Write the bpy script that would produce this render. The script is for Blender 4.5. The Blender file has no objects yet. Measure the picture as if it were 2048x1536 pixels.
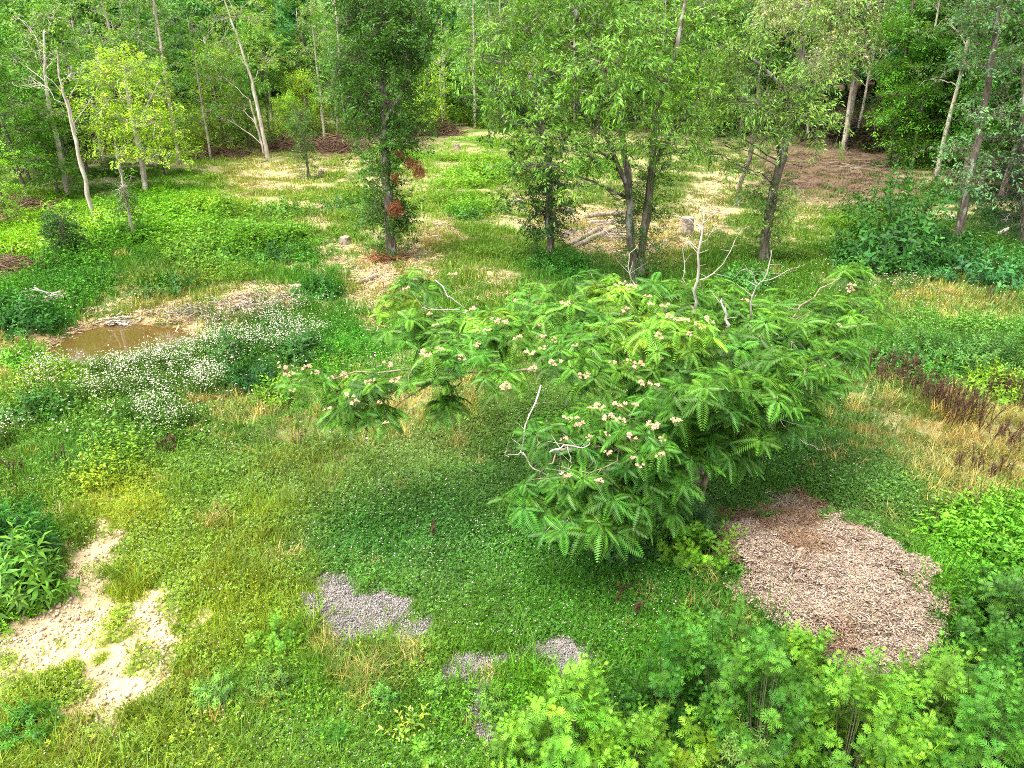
import bpy, math, numpy as np
from mathutils import Vector, Matrix

# ------------------------------------------------------------------ camera, world, sun, exposure
S = bpy.context.scene
COL = S.collection
H, PITCH, F = 6.0, math.radians(25.0), 1462.0      # camera height, tilt below level, focal length in 2048-px units
cam_d = bpy.data.cameras.new('camera'); cam = bpy.data.objects.new('camera', cam_d); COL.objects.link(cam)
cam.location = (0, 0, H); cam.rotation_euler = (math.pi/2 - PITCH, 0, 0)
cam_d.sensor_width = 36; cam_d.lens = 36*F/2048; cam_d.clip_end = 1500; cam_d.clip_start = 0.05
S.camera = cam
SUN_EL, SUN_AZ = math.radians(64), math.radians(-128)   # azimuth from +Y towards +X
w = bpy.data.worlds.new('World'); S.world = w; w.use_nodes = True
nt = w.node_tree; nt.nodes.clear()
sky = nt.nodes.new('ShaderNodeTexSky'); sky.sky_type = 'NISHITA'; sky.sun_disc = False
sky.sun_elevation = SUN_EL; sky.sun_rotation = SUN_AZ % (2*math.pi); sky.air_density = 1.0; sky.dust_density = 4.0; sky.ozone_density = 1.0
hs = nt.nodes.new('ShaderNodeHueSaturation'); hs.inputs['Saturation'].default_value = 0.12
bg = nt.nodes.new('ShaderNodeBackground'); bg.inputs['Strength'].default_value = 0.15
wo = nt.nodes.new('ShaderNodeOutputWorld')
nt.links.new(sky.outputs[0], hs.inputs['Color']); nt.links.new(hs.outputs[0], bg.inputs['Color']); nt.links.new(bg.outputs[0], wo.inputs[0])
sd = bpy.data.lights.new('sun', 'SUN'); sd.energy = 1.7; sd.angle = math.radians(40); sd.color = (1.0, 0.95, 0.84)
sun = bpy.data.objects.new('sun', sd); COL.objects.link(sun)
sv = Vector((math.sin(SUN_AZ)*math.cos(SUN_EL), math.cos(SUN_AZ)*math.cos(SUN_EL), math.sin(SUN_EL)))
sun.rotation_euler = sv.to_track_quat('Z', 'Y').to_euler(); sun.location = (0, 0, 40)
S.view_settings.view_transform = 'Standard'; S.view_settings.look = 'None'
S.view_settings.exposure = 1.93; S.view_settings.gamma = 1.0
S.cycles.use_denoising = False; S.cycles.filter_width = 1.0; S.cycles.max_bounces = 8; S.cycles.transmission_bounces = 4; S.cycles.transparent_max_bounces = 8

rng = np.random.default_rng(7)
def U(a, b, n=None): return rng.uniform(a, b, n)

# ------------------------------------------------------------------ noise, projection, terrain
def _hash(i, j, s):
    with np.errstate(over='ignore'):
        h = (i.astype(np.int64)*374761393 + j.astype(np.int64)*668265263 + s*974634777) & 0x7fffffff
        h = ((h ^ (h >> 13))*1274126177) & 0x7fffffff
        return ((h ^ (h >> 16)) & 0xffff)/65535.0
def noise(x, y, sc, s=0, octs=1):
    x = np.asarray(x, float)/sc; y = np.asarray(y, float)/sc; r = 0; a = 1; tot = 0
    for o in range(octs):
        i = np.floor(x); j = np.floor(y); u = x-i; v = y-j; u = u*u*(3-2*u); v = v*v*(3-2*v)
        r = r + a*((_hash(i,j,s+o)*(1-u)+_hash(i+1,j,s+o)*u)*(1-v)+(_hash(i,j+1,s+o)*(1-u)+_hash(i+1,j+1,s+o)*u)*v)
        tot += a; a *= .5; x = x*2.03+11.7; y = y*2.03+5.1
    return r/tot*2-1
def sstep(a, b, x):
    t = np.clip((np.asarray(x, float)-a)/(b-a), 0, 1); return t*t*(3-2*t)
cp, sp = math.cos(PITCH), math.sin(PITCH)
def ray(px, py):                                     # direction of a pixel (2048x1536 frame)
    u = (np.asarray(px, float)-1024)/F; v = (768-np.asarray(py, float))/F
    return u, cp + v*sp, -sp + v*cp
def proj(x, y, z):
    d = y*cp - (z-H)*sp; d = np.maximum(d, .1)
    return 1024 + F*x/d, 768 - F*(y*sp + (z-H)*cp)/d, d
def at(px, py, Y):                                   # point of a pixel in the upright plane y = Y
    a, b, c = ray(px, py); t = Y/b; return np.array([a*t, Y, H+c*t])
def flat(px, py, z=0.0):
    a, b, c = ray(px, py); t = (z-H)/c; return a*t, b*t
POND_Z = -0.22
pond_px = [(72,714),(108,690),(158,664),(215,650),(250,645),(300,652),(345,655),(395,674),(385,700),(300,716),(230,730),(150,730),(95,722)]
pond_xy = np.array([flat(a, b, POND_Z) for a, b in pond_px])
pc = pond_xy.mean(0)
MUL = np.array(flat(1680, 1170)); 
def inpoly(x, y, P):
    x = np.asarray(x, float); y = np.asarray(y, float); r = np.zeros(x.shape, bool); n = len(P)
    for i in range(n):
        x1, y1 = P[i]; x2, y2 = P[(i+1) % n]
        if y1 == y2: continue
        c = ((y1 > y) != (y2 > y)) & (x < (x2-x1)*(y-y1)/(y2-y1)+x1); r ^= c
    return r
def pdist(x, y, P):
    x = np.asarray(x, float); y = np.asarray(y, float); d = np.full(x.shape, 1e9); n = len(P)
    for i in range(n):
        a = np.array(P[i]); b = np.array(P[(i+1) % n])-a; L = max((b*b).sum(), 1e-9)
        t = np.clip(((x-a[0])*b[0]+(y-a[1])*b[1])/L, 0, 1)
        d = np.minimum(d, np.hypot(x-a[0]-t*b[0], y-a[1]-t*b[1]))
    return np.where(inpoly(x, y, P), -d, d)
def terrain(x, y):
    x = np.asarray(x, float); y = np.asarray(y, float)
    h = .10*noise(x, y, 3.1, 3, 2)*sstep(3, 8, y) + .28*noise(x, y, 13, 8) * sstep(14, 30, y) + .03*noise(x, y, .7, 5)
    # long low swells in the clover
    h += .13*np.sin((y*0.9+x*.45)*1.9+1.2*noise(x, y, 3, 21))*sstep(6.5, 8.5, y)*(1-sstep(12, 15, y))*sstep(-4, -2, x)*(1-sstep(6, 9, x))
    dp = pdist(x, y, pond_xy)
    k = 1-sstep(0.0, 1.6, dp)
    h = h*(1-k) + k*(POND_Z - .02 + .16*np.clip(dp, -1.5, 1.5) + .03*noise(x, y, .5, 6))
    dm = np.hypot((x-MUL[0])/1.55, (y-MUL[1])/1.6)
    h += .62*np.clip(1-dm*dm, 0, 1)*(1+.6*noise(x, y, .55, 31, 3))
    bx, by = flat(520, 610); h += .30*np.exp(-(((x-bx+.35*(y-by))/2.0)**2+((y-by)/.8)**2))
    # the far wood stands on a gentle rise
    h += 5.0*sstep(70, 190, y) - .8*sstep(-14, -40, x)*0
    return h
def ground(px, py):
    x, y = flat(px, py)
    for _ in range(12):
        z = terrain(x, y); x, y = flat(px, py, z)
    return np.array([float(x), float(y), float(terrain(x, y))])

# ------------------------------------------------------------------ what grows where (plant cover read off the photograph)
RW, RH, RS = 512, 384, 4.0
gx, gy = np.meshgrid((np.arange(RW)+.5)*RS, (np.arange(RH)+.5)*RS)
def blur(a, r):
    for ax in (0, 1):
        for _ in range(2):
            p = np.pad(a, [(r, r) if k == ax else (0, 0) for k in (0, 1)], mode='edge')
            c = np.cumsum(p, ax); z = np.zeros_like(np.take(c, [0], ax)); c = np.concatenate([z, c], ax)
            n = a.shape[ax]; a = (np.take(c, range(2*r+1, 2*r+1+n), ax)-np.take(c, range(0, n), ax))/(2*r+1)
    return a
LAYERS = {
 'dirt': (3, [[(275,1195),(400,1205),(410,1260),(330,1400),(250,1440),(210,1380),(290,1290)],[(100,1390),(200,1370),(220,1420),(140,1460)],[(0,1250),(60,1225),(150,1215),(200,1190),(260,1240),(170,1300),(60,1350),(0,1345)],[(60,1180),(150,1100),(215,1110),(190,1190),(90,1230)],[(140,1400),(250,1330),(330,1360),(230,1420)],[(420,990),(450,985),(450,1010)],[(290,1160),(370,1150),(390,1190),(300,1200)],[(100,1185),(190,1120),(215,1050),(240,1050),(275,1100),(240,1110),(240,1160),(200,1180),(190,1230),(250,1200),(230,1240),(160,1270),(150,1320),(60,1330),(0,1290),(30,1255),(60,1240)],
   [(290,1205),(395,1215),(400,1260),(340,1320),(260,1400),(255,1360),(330,1290),(300,1260),(200,1345),(190,1320),(290,1260)],
   [(120,1395),(170,1375),(240,1345),(200,1400),(150,1440),(115,1425)],[(0,1345),(80,1320),(75,1350),(0,1400)],
   [(185,1450),(240,1425),(235,1490),(170,1530),(140,1536),(190,1480)], [(330,1330),(390,1300),(320,1400),(290,1420)]]),
 'sand': (4, [[(300,620),(440,600),(560,590),(560,640),(470,665),(380,680),(350,650)], [(90,730),(75,700),(170,650),(220,638),(260,632),(340,640),(400,668),(380,700)]]),
 'bank': (3, [[(480,625),(520,600),(560,575),(600,570),(585,605),(540,640),(490,655)],[(0,700),(30,700),(40,730),(0,730)]]),
 'straw': (7, [[(680,500),(800,500),(840,470),(905,455),(900,520),(860,560),(840,590),(740,600),(690,560)],
   [(460,335),(540,320),(570,330),(520,370),(500,390),(440,390),(500,355)],[(580,480),(660,430),(680,440),(640,480),(590,510)],[(790,360),(860,350),(870,380),(820,395)],
   [(820,440),(905,455),(900,520),(850,500)],[(1390,410),(1440,340),(1470,330),(1450,420),(1400,480)],[(1560,430),(1640,415),(1630,445),(1560,460)],
   [(560,330),(740,320),(740,335),(560,350)],[(920,560),(1000,540),(1020,570),(950,590)],[(880,300),(960,295),(960,310),(880,320)],
   [(950,395),(1010,390),(1120,420),(1240,430),(1350,450),(1420,440),(1400,500),(1290,520),(1130,500),(1120,470)], [(450,560),(560,560),(540,590),(430,600)], [(180,590),(300,560),(300,600),(210,620)],
   [(740,600),(800,590),(780,640),(700,660)]]),
 'litter': (6, [[(1500,360),(1560,300),(1650,285),(1760,290),(1830,330),(1840,370),(1740,400),(1620,395),(1560,400)],
   [(0,395),(60,385),(70,430),(0,445)],[(0,520),(60,510),(50,560),(0,570)],[(560,300),(680,285),(760,290),(700,312),(580,315)],[(620,262),(900,250),(900,285),(650,290)],
   
   [(1450,270),(2048,250),(2048,120),(1450,120)],[(1150,250),(1800,300),(1800,200),(1150,200)]]),
 'gravel': (2, [[(1020,1240),(1180,1245),(1170,1310),(1020,1350),(900,1370),(890,1320),(990,1290)],[(960,1420),(1050,1400),(1060,1450),(960,1490),(920,1480)],[(600,1190),(650,1140),(720,1150),(740,1190),(850,1190),(860,1250),(740,1290),(650,1270),(680,1230),(610,1240)],[(628,1150),(690,1140),(712,1160),(700,1185),(720,1200),(760,1195),(822,1190),(840,1215),(838,1250),(790,1262),(720,1280),(670,1270),(690,1240),(700,1212),(670,1190),(635,1180)],
   [(1040,1250),(1080,1240),(1160,1262),(1110,1300),(1000,1330),(930,1345),(920,1330),(1000,1300),(1060,1275)],[(980,1425),(1040,1410),(1040,1440),(1000,1462),(940,1480),(950,1450)],[(600,1215),(630,1205),(650,1235),(610,1250)]]),
 'mulch': (3, [[(1418,1035),(1450,1012),(1500,1006),(1570,1008),(1588,984),(1640,1020),(1700,1050),(1760,1075),(1840,1130),(1885,1190),(1875,1250),(1820,1310),(1720,1340),(1650,1320),(1600,1270),(1530,1215),(1480,1160),(1470,1110),(1440,1080),(1410,1070)]]),
 'dry': (10, [[(370,815),(440,790),(520,765),(620,800),(750,790),(840,750),(980,770),(980,830),(900,860),(760,880),(560,870),(420,860)],
   [(1650,840),(1720,790),(1800,790),(1900,790),(2048,790),(2048,980),(1950,990),(1850,960),(1790,900),(1700,900)],
   [(1700,560),(1800,580),(2048,590),(2048,630),(1900,640),(1760,610)],[(690,1310),(830,1250),(850,1330),(780,1400),(700,1380)],
   [(0,690),(60,700),(70,750),(0,740)],[(1850,990),(1980,980),(2000,1060),(1900,1070),(1840,1040)],[(1480,1150),(1540,1170),(1560,1210),(1480,1210)],[(1820,500),(1920,500),(1930,560),(1840,570)],[(940,890),(1010,880),(1000,930),(930,940)]]),
 'clover': (12, [[(560,1110),(600,1040),(720,980),(800,920),(900,870),(1040,840),(1100,800),(1200,800),(1300,900),(1420,960),(1540,900),(1700,920),(1850,960),(1900,1000),(1820,1060),(1700,1020),(1600,960),(1430,1000),(1350,1100),(1250,1240),(1050,1230),(900,1200),(700,1150),(600,1130)],
   [(240,870),(420,850),(520,880),(500,920),(260,930)],[(560,1536),(640,1480),(800,1470),(1000,1500),(1000,1536)],[(260,1080),(420,1050),(440,1090),(280,1110)]]),
 'flowers': (5, [[(90,770),(230,700),(420,650),(600,625),(640,650),(520,700),(420,760),(180,820),(100,820)],[(170,740),(210,705),(290,700),(370,690),(410,660),(500,650),(560,625),(600,630),(540,680),(440,700),(380,740),(270,745)],
   [(130,800),(200,760),(260,765),(250,790),(200,815),(140,815)],[(330,785),(380,745),(470,730),(480,760),(420,800),(350,800)],[(65,760),(110,750),(130,780),(80,790)],
   [(205,830),(270,820),(260,850),(210,850)],[(270,850),(320,835),(360,850),(330,880),(280,870)],[(0,870),(40,850),(70,880),(30,905),(0,905)],
   [(1640,510),(1680,500),(1690,525),(1650,530)],[(1780,570),(1840,555),(1850,580),(1800,590)],[(640,975),(670,985),(660,1000),(640,1000)],[(520,1120),(560,1110),(560,1180),(520,1180)],[(540,680),(600,660),(640,690),(580,710)]]),
 'tall': (10, [[(0,480),(60,455),(200,440),(300,400),(430,390),(470,430),(440,480),(300,500),(120,540),(0,560)],
   [(0,560),(160,520),(260,560),(240,620),(140,660),(0,700)],[(330,500),(520,460),(640,460),(650,530),(560,560),(400,570)],[(880,330),(1000,310),(1000,360),(1000,420),(900,440)],[(560,540),(660,530),(680,590),(590,600)],
   [(1080,520),(1260,500),(1260,560),(1080,560)],[(1560,560),(1740,490),(1900,480),(2048,500),(2048,540),(1800,540),(1600,590)],[(1740,640),(2048,640),(2048,720),(1780,740)],
   [(380,690),(560,640),(760,640),(720,740),(520,780),(400,760)],[(60,760),(160,740),(140,830),(60,850)],[(0,1000),(90,1040),(130,1130),(60,1230),(0,1250)],
   [(1850,1050),(2048,1000),(2048,1290),(1930,1330),(1900,1200)],[(760,300),(900,330),(860,350),(740,340)],[(380,820),(560,740),(620,800),(560,830)],[(150,850),(400,840),(400,980),(160,990)]]),
}
RAS = {}
for k, (r, ps) in LAYERS.items():
    m = np.zeros((RH, RW))
    for P in ps: m = np.maximum(m, inpoly(gx, gy, P).astype(float))
    RAS[k] = blur(m, r)
def s2l(c): c = np.asarray(c, float)/255; return np.where(c <= .04045, c/12.92, ((c+.055)/1.055)**2.4)
CT = [(100,1450,150,180,60),(100,1150,150,180,60),(250,1000,165,190,60),(60,1080,60,130,30),(20,1180,80,150,30),(500,1050,135,170,60),(450,1250,150,185,60),(200,1290,160,190,60),(600,1400,110,165,50),
 (350,1450,140,175,60),(850,1450,100,160,45),(900,1050,88,148,68),(750,1080,82,144,60),(600,940,125,160,75),(850,880,135,165,85),(1000,960,105,160,72),(1150,1200,85,150,45),(1600,880,85,145,60),(1750,950,100,150,70),
 (1950,900,150,150,85),(1950,1150,110,175,50),(1950,640,105,160,75),(1850,720,90,150,62),(1800,500,60,120,50),(1600,500,105,155,45),(1750,400,85,125,60),(1700,330,110,105,75),(1300,450,115,140,70),(1000,500,118,165,60),
 (950,350,125,180,50),(820,340,120,175,60),(700,370,125,165,60),(550,340,160,180,90),(350,430,110,175,40),(100,470,135,195,40),(250,520,80,145,40),(500,500,100,155,50),(350,600,140,155,80),(150,560,65,140,45),
 (50,650,75,150,40),(50,760,130,170,60),(300,850,100,150,60),(150,900,110,165,70),(500,700,90,150,60),(700,700,90,165,55),(1200,1100,72,140,48),(1400,1350,100,175,50),(1500,1500,42,85,32),(1300,1440,60,115,38),(1650,1370,60,120,38),(1800,1440,45,95,34),(1950,1350,50,100,38),(1150,540,75,145,50),  # lower right tints darkened to paint the shade between the bushes
 (620,560,80,150,45),(1900,560,100,160,60),(1400,560,95,150,50),(1680,470,110,160,45),(1100,300,110,150,50),(200,330,80,130,50),(2030,420,40,80,40),(1060,1400,110,175,45),(760,1380,120,160,60),(400,960,120,165,60)]
CT = np.array(CT, float); CTL = s2l(CT[:, 2:])
ci = np.stack([gx.ravel(), gy.ravel()], 1)
d2 = ((ci[:, None, :]-CT[None, :, :2])*np.array([1, 1.5]))**2; wt = 1/(d2.sum(2)+900)**1.6
TR = ((wt @ CTL)/wt.sum(1)[:, None]).reshape(RH, RW, 3)
def _look(R, px, py):
    ix = np.clip((px/RS-.5), 0, RW-1.001); iy = np.clip((py/RS-.5), 0, RH-1.001)
    i = ix.astype(int); j = iy.astype(int); u = ix-i; v = iy-j
    if R.ndim == 3: u = u[..., None]; v = v[..., None]
    return (R[j, i]*(1-u)+R[j, i+1]*u)*(1-v)+(R[j+1, i]*(1-u)+R[j+1, i+1]*u)*v
def cover(x, y, names=None):
    z = terrain(x, y); j1 = noise(x, y, .8, 41, 2)*.28+noise(x, y, .22, 44, 2)*.16; j2 = noise(x, y, .8, 51, 2)*.28+noise(x, y, .22, 54, 2)*.16
    s = 1+np.asarray(y)/25
    px, py, d = proj(x+j1*s, y+j2*s, z)
    r = {k: _look(RAS[k], px, py) for k in (names or RAS)}; r['rag'] = noise(x, y, .36, 201, 4)*.78+noise(x, y, 1.2, 207, 2)*.22; return r
def tintat(x, y):
    px, py, d = proj(x, y, terrain(x, y)); return _look(TR, px, py)

# ------------------------------------------------------------------ mesh tools
class MB:
    def __init__(s): s.V = []; s.Q = []; s.T = []; s.C = []; s.n = 0
    def add(s, v, q=None, t=None, c=(1, 1, 1)):
        v = np.asarray(v, float).reshape(-1, 3)
        c = np.asarray(c, float); c = np.broadcast_to(c, (len(v), 3)) if c.ndim == 1 else c
        s.V.append(v); s.C.append(c)
        if q is not None and len(q): s.Q.append(np.asarray(q, int).reshape(-1, 4)+s.n)
        if t is not None and len(t): s.T.append(np.asarray(t, int).reshape(-1, 3)+s.n)
        s.n += len(v)
    def inst(s, tp, M, T, c=None):
        if len(T) == 0: return
        v, q, t, tc = tp; m = len(T); n = len(v)
        P = np.einsum('mij,nj->mni', M, v)+T[:, None, :]
        cc = np.broadcast_to(tc[None], (m, n, 3)) if c is None else tc[None]*c[:, None, :]
        off = (np.arange(m)*n)[:, None, None]
        s.add(P.reshape(-1, 3), (q[None]+off).reshape(-1, 4) if len(q) else None, (t[None]+off).reshape(-1, 3) if len(t) else None, cc.reshape(-1, 3))
    def tpl(s):
        V = np.concatenate(s.V); C = np.concatenate(s.C)
        return (V, np.concatenate(s.Q) if s.Q else np.zeros((0, 4), int), np.concatenate(s.T) if s.T else np.zeros((0, 3), int), C)
    def mesh(s, name, mat, smooth=False, off=(0, 0, 0)):
        V, Q, T, C = s.tpl(); me = bpy.data.meshes.new(name); V = V-np.asarray(off)
        nl = Q.size+T.size; me.vertices.add(len(V)); me.loops.add(nl); me.polygons.add(len(Q)+len(T))
        me.vertices.foreach_set('co', V.astype(np.float32).ravel())
        me.loops.foreach_set('vertex_index', np.concatenate([Q.ravel(), T.ravel()]).astype(np.int32))
        ls = np.concatenate([np.arange(len(Q))*4, len(Q)*4+np.arange(len(T))*3]).astype(np.int32)
        me.polygons.foreach_set('loop_start', ls)
        if smooth: me.polygons.foreach_set('use_smooth', np.ones(len(ls), bool))
        a = me.color_attributes.new('tone', 'FLOAT_COLOR', 'POINT')
        a.data.foreach_set('color', np.concatenate([C, np.ones((len(C), 1))], 1).astype(np.float32).ravel())
        me.update(calc_edges=True); me.validate(); me.materials.append(mat); return me
    def obj(s, name, mat, parent=None, smooth=False, off=(0, 0, 0)):
        o = bpy.data.objects.new(name, s.mesh(name, mat, smooth, off)); COL.objects.link(o)
        if parent: o.parent = parent
        return o
def tag(o, label=None, cat=None, group=None, kind=None):
    for k, v in (('label', label), ('category', cat), ('group', group), ('kind', kind)):
        if v: o[k] = v
    return o
def empty(name, loc, label, cat, group=None):
    o = bpy.data.objects.new(name, None); COL.objects.link(o); o.location = loc; o.empty_display_size = .3
    return tag(o, label, cat, group)
def norm(a): return a/np.maximum(np.linalg.norm(a, axis=-1, keepdims=True), 1e-9)
def frames(d, roll=None, up=(0, 0, 1)):              # matrices whose X axis is d, Z as near up as it goes, rolled
    d = norm(np.asarray(d, float)); u = np.broadcast_to(np.asarray(up, float), d.shape)
    y = np.cross(u, d); bad = np.linalg.norm(y, axis=1) < 1e-4; y[bad] = (0, 1, 0); y = norm(y); z = np.cross(d, y)
    if roll is not None:
        c, s_ = np.cos(roll)[:, None], np.sin(roll)[:, None]; y, z = y*c+z*s_, z*c-y*s_
    return np.stack([d, y, z], 2)
def rdir(n, lo=-1, hi=1):
    a = U(0, 2*np.pi, n); z = U(lo, hi, n); r = np.sqrt(1-z*z); return np.stack([r*np.cos(a), r*np.sin(a), z], 1)
def tube(mb, P, R, sides=6, c=(1, 1, 1)):
    P = np.asarray(P, float); R = np.broadcast_to(np.asarray(R, float), (len(P),)); n = len(P)
    d = np.gradient(P, axis=0); M = frames(d, up=(.13, .31, .94)); a = np.arange(sides)/sides*2*np.pi
    V = P[:, None, :]+R[:, None, None]*(np.cos(a)[None, :, None]*M[:, None, :, 1]+np.sin(a)[None, :, None]*M[:, None, :, 2])
    q = []
    for i in range(n-1):
        for j in range(sides):
            k = (j+1) % sides; q.append((i*sides+j, i*sides+k, (i+1)*sides+k, (i+1)*sides+j))
    V = np.concatenate([V.reshape(-1, 3), P[:1], P[-1:]]); t = []
    for j in range(sides):
        k = (j+1) % sides; t.append((n*sides, k, j)); t.append((n*sides+1, (n-1)*sides+j, (n-1)*sides+k))
    mb.add(V, q, t, c)
_a = np.arange(3)/3*2*np.pi
CONE = (np.concatenate([np.stack([np.zeros(3), np.cos(_a), np.sin(_a)], 1), np.stack([np.ones(3), .45*np.cos(_a), .45*np.sin(_a)], 1)]),
        np.array([(0, 1, 4, 3), (1, 2, 5, 4), (2, 0, 3, 5)]), np.zeros((0, 3), int), np.ones((6, 3)))
def cones(mb, A, B, r, c=None):                      # thin tapering twigs from A to B
    A = np.asarray(A, float); B = np.asarray(B, float); d = B-A; L = np.linalg.norm(d, axis=1)
    M = frames(d); M = np.stack([M[:, :, 0]*L[:, None], M[:, :, 1]*np.reshape(r, (-1, 1)), M[:, :, 2]*np.reshape(r, (-1, 1))], 2)
    mb.inst(CONE, M, A, c)
def bez(a, b, c, n):                                 # quadratic curve
    t = np.linspace(0, 1, n)[:, None]; return (1-t)**2*np.asarray(a)+2*t*(1-t)*np.asarray(b)+t*t*np.asarray(c)
def wob(P, amp):
    P = np.array(P, float); P[1:-1] += rng.normal(0, amp, (len(P)-2, 3)); return P
def spline(P, n):                                    # smooth polyline through P
    P = np.asarray(P, float); k = len(P); t = np.linspace(0, k-1, n); out = []
    for a in t:
        i = min(int(a), k-2); f = a-i; p0 = P[max(i-1, 0)]; p1 = P[i]; p2 = P[i+1]; p3 = P[min(i+2, k-1)]
        out.append(.5*(2*p1+(p2-p0)*f+(2*p0-5*p1+4*p2-p3)*f*f+(3*p1-p0-3*p2+p3)*f**3))
    return np.array(out)

# ------------------------------------------------------------------ materials
def newmat(name):
    m = bpy.data.materials.new(name); m.use_nodes = True; m.node_tree.nodes.clear(); return m, m.node_tree
def leafmat(name, inst=False, trans=.27, rough=.5, spec=.28, tcol=(1.35, 1.2, .45)):
    m, t = newmat(name); N = t.nodes.new; L = t.links.new
    a = N('ShaderNodeAttribute'); a.attribute_name = 'tone'
    mul = N('ShaderNodeMix'); mul.data_type = 'RGBA'; mul.blend_type = 'MULTIPLY'; mul.inputs[0].default_value = 1
    wm = N('ShaderNodeVectorMath'); wm.operation = 'MULTIPLY'; wm.inputs[1].default_value = (1.08, 1.02, .78); L(a.outputs['Color'], wm.inputs[0]); L(wm.outputs[0], mul.inputs[6])
    if inst:
        b = N('ShaderNodeAttribute'); b.attribute_type = 'INSTANCER'; b.attribute_name = 'tint'; L(b.outputs['Color'], mul.inputs[7])
    else:
        b = N('ShaderNodeObjectInfo'); L(b.outputs['Color'], mul.inputs[7])
    geo = N('ShaderNodeTexCoord'); nz = N('ShaderNodeTexNoise'); nz.inputs['Scale'].default_value = 9; L(geo.outputs['Object'], nz.inputs['Vector'])
    mr = N('ShaderNodeMapRange'); mr.inputs[3].default_value = .7; mr.inputs[4].default_value = 1.3; mr.inputs[1].default_value = .3; mr.inputs[2].default_value = .7; L(nz.outputs[0], mr.inputs[0])
    vm = N('ShaderNodeVectorMath'); vm.operation = 'SCALE'; L(mul.outputs[2], vm.inputs[0]); L(mr.outputs[0], vm.inputs['Scale'])
    p = N('ShaderNodeBsdfPrincipled'); p.inputs['Roughness'].default_value = rough; p.inputs['Specular IOR Level'].default_value = spec; L(vm.outputs[0], p.inputs['Base Color'])
    tm = N('ShaderNodeVectorMath'); tm.operation = 'MULTIPLY'; tm.inputs[1].default_value = tcol; L(vm.outputs[0], tm.inputs[0])
    tr = N('ShaderNodeBsdfTranslucent'); L(tm.outputs[0], tr.inputs['Color'])
    mx = N('ShaderNodeMixShader'); mx.inputs[0].default_value = trans; L(p.outputs[0], mx.inputs[1]); L(tr.outputs[0], mx.inputs[2])
    o = N('ShaderNodeOutputMaterial'); L(mx.outputs[0], o.inputs[0]); return m
def solid(name, c1, c2, scale=6, rough=.85, bump=.5, c3=None, stretch=(1, 1, 1), detail=6, usetone=True, inst=False):
    m, t = newmat(name); N = t.nodes.new; L = t.links.new
    tc = N('ShaderNodeTexCoord'); mp = N('ShaderNodeMapping'); mp.inputs['Scale'].default_value = stretch; L(tc.outputs['Object'], mp.inputs[0])
    nz = N('ShaderNodeTexNoise'); nz.inputs['Scale'].default_value = scale; nz.inputs['Detail'].default_value = detail; nz.inputs['Roughness'].default_value = .65; L(mp.outputs[0], nz.inputs['Vector'])
    r = N('ShaderNodeValToRGB'); r.color_ramp.elements[0].position = .36; r.color_ramp.elements[1].position = .64
    r.color_ramp.elements[0].color = (*c1, 1); r.color_ramp.elements[1].color = (*c2, 1); L(nz.outputs[0], r.inputs[0]); out = r.outputs[0]
    if c3:
        n2 = N('ShaderNodeTexNoise'); n2.inputs['Scale'].default_value = scale*.45; n2.inputs['Detail'].default_value = 4; L(mp.outputs[0], n2.inputs['Vector'])
        r2 = N('ShaderNodeMapRange'); r2.inputs[1].default_value = .55; r2.inputs[2].default_value = .62; L(n2.outputs[0], r2.inputs[0])
        x = N('ShaderNodeMix'); x.data_type = 'RGBA'; L(r2.outputs[0], x.inputs[0]); L(out, x.inputs[6]); x.inputs[7].default_value = (*c3, 1); out = x.outputs[2]
    if usetone:
        a = N('ShaderNodeAttribute'); a.attribute_name = 'tone'; x = N('ShaderNodeMix'); x.data_type = 'RGBA'; x.blend_type = 'MULTIPLY'; x.inputs[0].default_value = 1
        L(out, x.inputs[6]); L(a.outputs['Color'], x.inputs[7]); out = x.outputs[2]
    if inst:
        a = N('ShaderNodeAttribute'); a.attribute_type = 'INSTANCER'; a.attribute_name = 'tint'; x = N('ShaderNodeMix'); x.data_type = 'RGBA'; x.blend_type = 'MULTIPLY'; x.inputs[0].default_value = 1
        L(out, x.inputs[6]); L(a.outputs['Color'], x.inputs[7]); out = x.outputs[2]
    p = N('ShaderNodeBsdfPrincipled'); p.inputs['Roughness'].default_value = rough; p.inputs['Specular IOR Level'].default_value = .25; L(out, p.inputs['Base Color'])
    if bump:
        b = N('ShaderNodeBump'); b.inputs['Strength'].default_value = bump; b.inputs['Distance'].default_value = .02; L(nz.outputs[0], b.inputs['Height']); L(b.outputs[0], p.inputs['Normal'])
    o = N('ShaderNodeOutputMaterial'); L(p.outputs[0], o.inputs[0]); return m
LEAF = leafmat('leaf'); COVER = leafmat('ground_cover', True, .40); PETAL = leafmat('petal', True, .25, tcol=(1, 1, 1.3)); BLOOM = leafmat('bloom', False, .3, tcol=(1, 1, 1.2))
BARK = solid('bark', (.045, .034, .024), (.17, .14, .105), 14, c3=(.26, .26, .22), stretch=(1, 1, .25))
PALE = solid('pale_bark', (.24, .20, .15), (.48, .42, .34), 9, c3=(.54, .50, .44), stretch=(1, 1, .3))
DEAD = solid('dead_wood', (.26, .22, .18), (.55, .50, .44), 12, stretch=(1, 1, .3))
BROWN = solid('brown_twig', (.07, .04, .025), (.19, .115, .07), 20)
LOG = solid('log_bark', (.10, .075, .055), (.34, .28, .21), 9, stretch=(1, 1, 1)); CUT = solid('cut_wood', (.20, .15, .10), (.38, .30, .21), 14)
CHIP = solid('wood_chip', (.7, .7, .7), (1.1, 1.1, 1.1), 20, bump=0, inst=True); STONE = solid('stone', (.6, .6, .6), (1.1, 1.1, 1.1), 25, inst=True)

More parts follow.
